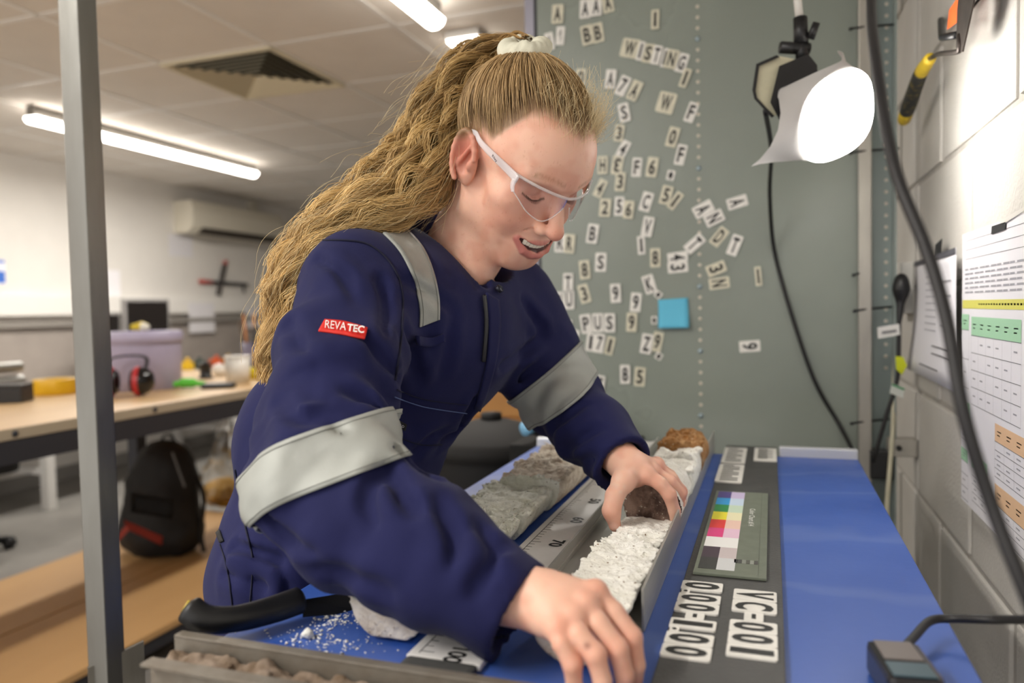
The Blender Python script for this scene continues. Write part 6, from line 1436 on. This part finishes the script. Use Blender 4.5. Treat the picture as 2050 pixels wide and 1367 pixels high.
# cross-shaped clamp on the wall
cl_ = empty('wall_clamp', onx(443, 560, XL), 'black and red cross-shaped clamp on the left wall', 'clamp')
def wc(x, y, X=XL+0.03): return onx(x, y, X)
ch('bar', MB().tube([wc(400, 563), wc(495, 570)], 0.016, M_bplast, 8), cl_); ch('upright', MB().tube([wc(437, 590), wc(450, 530)], 0.022, mat('dark_iron', '3b3532', rough=0.6), 8), cl_); ch('red_tip', MB().tube([wc(451, 529), wc(452, 522)], 0.02, mat('red_tip', 'b4433a', rough=0.5), 8), cl_); ch('red_sleeve', MB().tube([wc(400, 563, XL+0.031), wc(425, 564.5, XL+0.031)], 0.018, mat('red_tip', 'b4433a'), 8), cl_)
ch('hook', MB().tube([wc(486, 569), wc(489, 585)], 0.01, M_bplast, 8), cl_)
for i, (x, y, w, c, lab) in enumerate(((374, 700, 0.05, 'dcb021', 'small yellow object on the wall desk right of the bucket'), (398, 702, 0.06, '3d4a44', 'small dark object on the wall desk between coloured ones'), (432, 698, 0.055, 'c9562c', 'small orange red object on the wall desk'), (455, 697, 0.05, 'b98f22', 'small mustard object on the wall desk near the pencil pot'))):
    q = onx(x, y+4, -4.55); q[2] = 0.75; o = empty('desk_item', q, lab, 'tool', 'coloured bits on the wall desk'); MB().box((-w, -w*0.6, 0), (w, w*0.6, 0.07), mat('bit_'+c, c, rough=0.5), 0.012).build('body', o); MB().tube([(0, 0, 0.068), (0.01, 0, 0.10)], [0.02, 0.014], mat('bit_'+c, c), 10).build('cap', o)
# rucksack on the lower shelf
rs = empty('rucksack', onz(330, 1105, 0.13), 'black rucksack with a red stripe standing on the plywood shelf', 'rucksack')
M_bag = mat('black_nylon', '0d0d0f', rough=0.7, bump=0.2, bscale=200)
o0 = np.array(rs.location); F_ = Field((-0.28, -0.25, -0.01), (0.30, 0.25, 0.56), 0.009)
F_.ell((0.0, 0.0, 0.22), (0.185, 0.13, 0.25), 0).ell((-0.02, 0, 0.10), (0.20, 0.14, 0.13), 0.06).ell((0.03, 0.0, 0.40), (0.13, 0.10, 0.11), 0.06)
F_.D = np.maximum(F_.D, 0.002-F_.pts(tuple(slice(0, int(k)) for k in F_.n))[..., 2]); F_.disp(lambda P: 0.008*fbm(P, 12, 2, 3), 0.03)
v0, f0 = F_.mesh(); mobj('bag', np_mesh('bag', v0, f0, M_bag), rs)
def onbag(p): return F_.project(np.array(p, float)[None], 0.004)[0]
rd = Matrix.Rotation(0, 4, 'Z')
def bagdecal(name, P4, m, n=8, off=0.004):
    P4 = np.array(P4, float); u = np.linspace(0, 1, n); G = np.array([[(P4[0]*(1-a)+P4[1]*a)*(1-b)+(P4[3]*(1-a)+P4[2]*a)*b for a in u] for b in np.linspace(0, 1, 4)]); G = F_.project(G.reshape(-1, 3), off).reshape(G.shape); N_ = F_.grad(G); mb = MB(); mb.grid(G, m, True, 0.003, N_); return mb.build(name, rs)
def bagpx(x, y, d=3.05): return at(x, y, d)-o0
bagdecal('red_stripe', [bagpx(248, 1040), bagpx(326, 1074), bagpx(324, 1092), bagpx(252, 1058)], mat('red_stripe', 'a5311c', rough=0.6), 12)
bagdecal('front_pocket', [bagpx(262, 985), bagpx(350, 1000), bagpx(345, 1040), bagpx(262, 1025)], M_bag, 8, 0.012)
mobj('grab_loop', MB().tube(spline([(0.0, 0, 0.47), (0.02, 0.0, 0.53), (0.07, 0, 0.53), (0.09, 0, 0.45)], 20), 0.008, M_bag, 8, flat=0.5).mesh('grab_loop'), rs)
mobj('shoulder_strap', MB().tube(spline([(0.11, 0.02, 0.42), (0.20, 0.03, 0.28), (0.19, 0.02, 0.10), (0.22, 0.0, 0.02)], 24), 0.016, M_bag, 8, flat=0.4).mesh('shoulder_strap'), rs)
mobj('zip', MB().tube(spline([F_.project(np.array(bagpx(345+i*5, 905+i*14))[None], 0.002)[0] for i in range(6)], 20), 0.004, mat('grey_zip', '6a6a6a', rough=0.4), 6).mesh('zip'), rs)
# clear plastic bag of sand near the rucksack
pb = empty('plastic_bag', onz(450, 1012, 0.13), 'clear plastic bag with golden contents beside the rucksack', 'bag')
F2_ = Field((-0.2, -0.2, -0.01), (0.2, 0.2, 0.6), 0.010); F2_.ell((0, 0, 0.12), (0.14, 0.12, 0.13), 0).cone((0, 0, 0.18), (0.04, 0, 0.5), 0.10, 0.03, 0.06); F2_.disp(lambda P: 0.018*fbm(P, 16, 2, 6), 0.04); F2_.D = np.maximum(F2_.D, 0.002-F2_.pts(tuple(slice(0, int(k)) for k in F2_.n))[..., 2])
v0, f0 = F2_.mesh(); mobj('film', np_mesh('film', v0, f0, glass_mat('clear_film', (0.93, 0.93, 0.92), 0.10, 0.2)), pb)
F3_ = Field((-0.15, -0.15, -0.01), (0.15, 0.15, 0.25), 0.010); F3_.ell((0, 0, 0.07), (0.12, 0.10, 0.085), 0); F3_.disp(lambda P: 0.015*fbm(P, 30, 2, 2), 0.03); F3_.D = np.maximum(F3_.D, 0.004-F3_.pts(tuple(slice(0, int(k)) for k in F3_.n))[..., 2]); v0, f0 = F3_.mesh(); mobj('contents', np_mesh('contents', v0, f0, mat('golden_grain', 'c99a3e', rough=0.7, var=0.5, vscale=60, col2='8a5f22')), pb)
# dark chair at far left
cx0 = onz(20, 1020, 0); cr_ = empty('office_chair', (cx0[0]+0.68, cx0[1]-0.85, 0), 'dark office chair under the bench at the left edge', 'chair')
for i in range(5): a = i*2*PI/5; MB().tube([(0, 0, 0.08), (0.28*math.cos(a), 0.28*math.sin(a), 0.05)], [0.025, 0.018], M_bplast, 8).build('base_arm', cr_)
for i in range(5): a = i*2*PI/5; MB().lathe([(0, -0.02), (0.03, -0.02), (0.03, 0.02), (0, 0.02)], M_bplast, 14, Matrix.Translation((0.28*math.cos(a), 0.28*math.sin(a), 0.031)) @ Matrix.Rotation(PI/2, 4, 'X')).build('castor', cr_)
MB().tube([(0, 0, 0.08), (0, 0, 0.42)], 0.03, M_dstl, 12).build('gas_column', cr_); MB().box((-0.24, -0.24, 0.42), (0.24, 0.24, 0.50), M_bag, 0.03).build('seat', cr_); MB().box((-0.25, -0.22, 0.50), (-0.19, 0.22, 0.95), M_bag, 0.025).build('backrest', cr_)
# timber crates, bin and bottle behind the partition edge
M_tim = mat('orange_timber', 'c08a4a', rough=0.6, var=0.35, vscale=4, stretch=(0.4, 1, 3), col2='9a6630')
cr0 = at(905, 800, 2.75); cr1 = at(1072, 800, 2.75); cy0 = cr0[1]
for k, (z0, z1, lab) in enumerate(((0.0, 0.46, 'bottom timber crate standing behind the black bin'), (0.4605, 0.93, 'middle timber crate stacked behind the black bin'), (0.9305, 1.40, 'top timber crate of the stack seen beside the chin'))):
    c = empty('timber_crate', ((cr0[0]+cr1[0])/2-0.1, cy0+0.25, z0), lab, 'crate', 'stacked timber crates'); w = 0.36
    nb_ = 4; hb = (z1-z0)/nb_
    for i in range(nb_):
        for s in (-1, 1): MB().box((-w, s*0.24-0.009, i*hb+0.003), (w, s*0.24+0.009, (i+1)*hb-0.003), M_tim, 0.002).build('plank', c); MB().box((s*w-0.009, -0.231, i*hb+0.003), (s*w+0.009, 0.231, (i+1)*hb-0.003), M_tim, 0.002).build('plank', c)
    MB().box((0.235, -0.262, 0.002), (0.285, -0.25, z1-z0-0.002), mat('grey_cleat', '9a9c98', rough=0.5)).build('cleat', c)
bc = at(985, 900, 2.15); bn_ = empty('dustbin', (bc[0], bc[1], 0), 'black lidded dustbin behind the table', 'bin'); M_bin = mat('bin_plastic', '131315', rough=0.7)
MB().lathe([(0, 0), (0.15, 0.0), (0.185, 0.80), (0.19, 0.81)], M_bin, 36).build('tub', bn_); MB().lathe([(0.187, 0.80), (0.205, 0.80), (0.205, 0.83), (0.19, 0.845), (0.05, 0.885), (0, 0.888)], mat('lid_plastic', '161515', rough=0.8), 36).build('lid', bn_); MB().lathe([(0.0, 0.885), (0.03, 0.886), (0.03, 0.905), (0, 0.908)], M_bin, 16).build('lid_knob', bn_)
cap0 = at(1050, 858, 1.72); bt = empty('bottle', cap0, 'dark bottle with a light blue cap lying behind the far end of the table', 'bottle'); d_ = at(1120, 868, 1.80)-cap0; d_[2] = 0
stand_ = MB().box((cap0[0]-0.03, 1.60, 0.0), (cap0[0]+0.25, cap0[1]+0.16, cap0[2]-0.0336), mat('grey_stool', '0a0a0a', rough=0.9), 0.004).build('side_cabinet'); tag(stand_, 'low black cabinet behind the far left corner of the blue table', 'cabinet')
MB().tube([(0, 0, 0), d_*0.15], [0.017, 0.017], mat('blue_cap', '7fb6dc', rough=0.35), 16).build('cap', bt); MB().tube([d_*0.152, d_*0.3, d_*0.5, d_*1.8], [0.014, 0.02, 0.033, 0.033], mat('dark_bottle', '4b4a55', rough=0.3), 16).build('body', bt)
# ================================================================ FOREGROUND
M_frame_s = M_steel
sh_ = empty('shelf_frame', at(212, 1318, 0.672), 'bare steel shelf upright with a corner plate in the left foreground', 'frame')
p_ = at(214, 1330, 0.672); ang = math.radians(3); mz = Matrix.Translation((p_[0], p_[1], 0)) @ Matrix.Rotation(ang, 4, 'Z')
ch('upright', MB().box((-0.0105, -0.0105, 0.0), (0.0105, 0.0105, CZ), M_frame_s, 0.0015, mz), sh_)
pp0 = at(176, 1338, 0.66); pp1 = at(288, 1284, 0.685); mb = MB(); dn = np.array([0, 0, -0.07]); back = (pp1-pp0); nrm_ = np.cross(back, dn); nrm_ /= np.linalg.norm(nrm_)
P4 = [pp0, pp1, pp1+dn, pp0+dn]; mb.add(P4+[q+nrm_*0.004 for q in P4], [(0, 1, 2, 3), (7, 6, 5, 4), (0, 4, 5, 1), (1, 5, 6, 2), (2, 6, 7, 3), (3, 7, 4, 0)], M_frame_s); ch('corner_plate', mb, sh_)
for px, py in ((150, 110), (178, 260), (172, 300)): pass
# channel lying across the near end of the table, full of soil
M_soil = mat('dry_soil', '6a5846', rough=0.95, var=0.6, vscale=60, col2='a8988a', bump=1.0, bscale=160)
ct_ = empty('soil_channel', (-0.32, 0.475, 0.89), 'aluminium channel with crumbly brown soil across the near end of the table', 'tray')
xa, xb = -0.474, -0.15
M_dalu = mat('dirty_aluminium', '8d877d', rough=0.5, metal=0.5, var=0.5, vscale=30, col2='6a5c4c', bump=0.2, bscale=160)
ch('channel_floor', MB().box((xa, 0.438, 0.8955), (xb, 0.490, 0.898), M_dalu), ct_); ch('rear_wall', MB().box((xa, 0.488, 0.8955), (xb, 0.491, 0.932), M_dalu, 0.0006).box((xa, 0.488, 0.9305), (xb, 0.4975, 0.9335), M_dalu, 0.0006), ct_); ch('front_wall', MB().box((xa+0.01, 0.452, 0.8955), (xb, 0.4545, 0.930), M_dalu, 0.0006).box((xa+0.01, 0.442, 0.9285), (xb, 0.4545, 0.9315), M_dalu, 0.0006), ct_)
Fs_ = Field((xa, 0.448, 0.892), (xb, 0.494, 0.94), 0.0022); sl = tuple(slice(0, int(k)) for k in Fs_.n); Pp = Fs_.pts(sl); Fs_.D = (Pp[..., 2]-0.922+0.02*np.clip((-0.33-Pp[..., 0])*-2, 0, 0.4)).astype(np.float32); Fs_.disp(lambda P: 0.006*fbm(P, 90, 2, 4), 0.02); Fs_.D = np.maximum(Fs_.D, np.maximum(0.8985-Pp[..., 2], np.maximum(0.4555-Pp[..., 1], Pp[..., 1]-0.4868))); Fs_.D = np.maximum(Fs_.D, np.maximum(xa+0.006-Pp[..., 0], Pp[..., 0]-xb+0.005)); v0, f0 = Fs_.mesh(); o = mobj('soil', np_mesh('soil', v0, f0, M_soil)); o.parent = ct_; o.location = -Vector(ct_.location)
ch('support_rail', MB().box((-0.50, 0.445, 0.84), (0.12, 0.498, 0.880), M_dalu, 0.003).box((-0.46, 0.45, 0.880), (-0.44, 0.49, 0.8955), M_dalu).box((-0.2, 0.45, 0.880), (-0.18, 0.49, 0.8955), M_dalu), ct_)
blk_ = MB().box((-0.285, 0.500, TZ-0.02), (-0.222, 0.543, TZ+0.008), M_rub, 0.004).build('rubber_block'); tag(blk_, 'black rubber block at the near end of the ruler', 'block')
# wide-bladed scraper
sc_ = empty('scraper', at(490, 1240, 0.68), 'black-handled scraper knife lying at the near left of the blue table', 'scraper')
hpts = spline([at(374, 1228, 0.655), at(410, 1252, 0.655), at(470, 1252, 0.665), at(540, 1235, 0.685), at(606, 1212, 0.705)], 28)+np.array([0, 0, 0.006])
ch('handle', MB().tube(hpts, np.interp(np.linspace(0, 1, len(hpts)), [0, 0.05, 0.2, 0.5, 0.85, 0.97, 1], [0.007, 0.0125, 0.0125, 0.0115, 0.0125, 0.0125, 0.009]), mat('matte_black_grip', '141416', rough=0.42, var=0.3, vscale=60), 16), sc_)
ch('pommel', MB().tube([at(372, 1226, 0.654)+np.array([-0.001, 0, 0.006]), at(377, 1229, 0.655)+np.array([0, 0, 0.006])], [0.0055, 0.006], mat('brass_yellow', 'b9a13a', rough=0.5), 10), sc_)
B4 = [at(606, 1200, 0.705), at(606, 1232, 0.700), at(720, 1222, 0.735), at(720, 1182, 0.745)]; mb = MB(); dn = np.array([0, 0, -0.0018]); mb.add(B4+[np.array(q)+dn for q in B4], [(0, 1, 2, 3), (7, 6, 5, 4), (0, 4, 5, 1), (1, 5, 6, 2), (2, 6, 7, 3), (3, 7, 4, 0)], mat('dark_blade', '232326', rough=0.35, metal=0.6)); ch('blade', mb, sc_)
# chalk crumbs on the blue top
rc_ = np.random.default_rng(5); Vv = []; Ff = []; n0 = 0
def crumb(c, r, sq=0.7):
    ico = bmesh.new(); bmesh.ops.create_icosphere(ico, subdivisions=1, radius=1.0); V = np.array([v.co[:] for v in ico.verts]); F = [[v.index for v in f.verts] for f in ico.faces]; ico.free()
    V = V*(1+0.35*rc_.normal(size=(len(V), 1)))*r*np.array([1, 1, sq]); V = V+np.array(c); V[:, 2] = np.maximum(V[:, 2], TZ+0.0003); return V, F
mbc = MB()
for i in range(330):
    if i < 170: cxy = np.array([-0.392, 0.598])+rc_.normal(size=2)*np.array([0.011, 0.012])
    elif i < 330: cxy = np.array([-0.38, 0.555])+rc_.normal(size=2)*np.array([0.028, 0.012])
    elif i < 430: cxy = np.array([-0.40, 0.63])+rc_.normal(size=2)*np.array([0.04, 0.06])
    else: cxy = np.array([rc_.choice([-0.43, -0.40, 0.06]), rc_.uniform(0.6, 1.2)])+rc_.normal(size=2)*0.02
    if not (-0.465 < cxy[0] < 0.145 and 0.52 < cxy[1] < 1.49): continue
    V, F = crumb((cxy[0], cxy[1], TZ+0.0006), abs(rc_.normal())*0.00055+0.0003); mbc.add(V, F, M_chalk)
cb = mbc.build('chalk_crumbs'); tag(cb, 'scatter of fine white chalk crumbs on the blue table top', 'crumbs', kind='stuff')
for (x, y, r, lab) in ((615, 1271, 0.0055, 'small chalk lump lying alone beside the scraper handle'), (672, 1325, 0.006, 'pale chalk lump perched by the soil channel rim')):
    q = onz(x, y, TZ+0.003); V, F = crumb((q[0], q[1], TZ+0.003), r, 0.8); tag(MB().add(V, F, M_chalk, True).build('chalk_lump'), lab, 'lump')
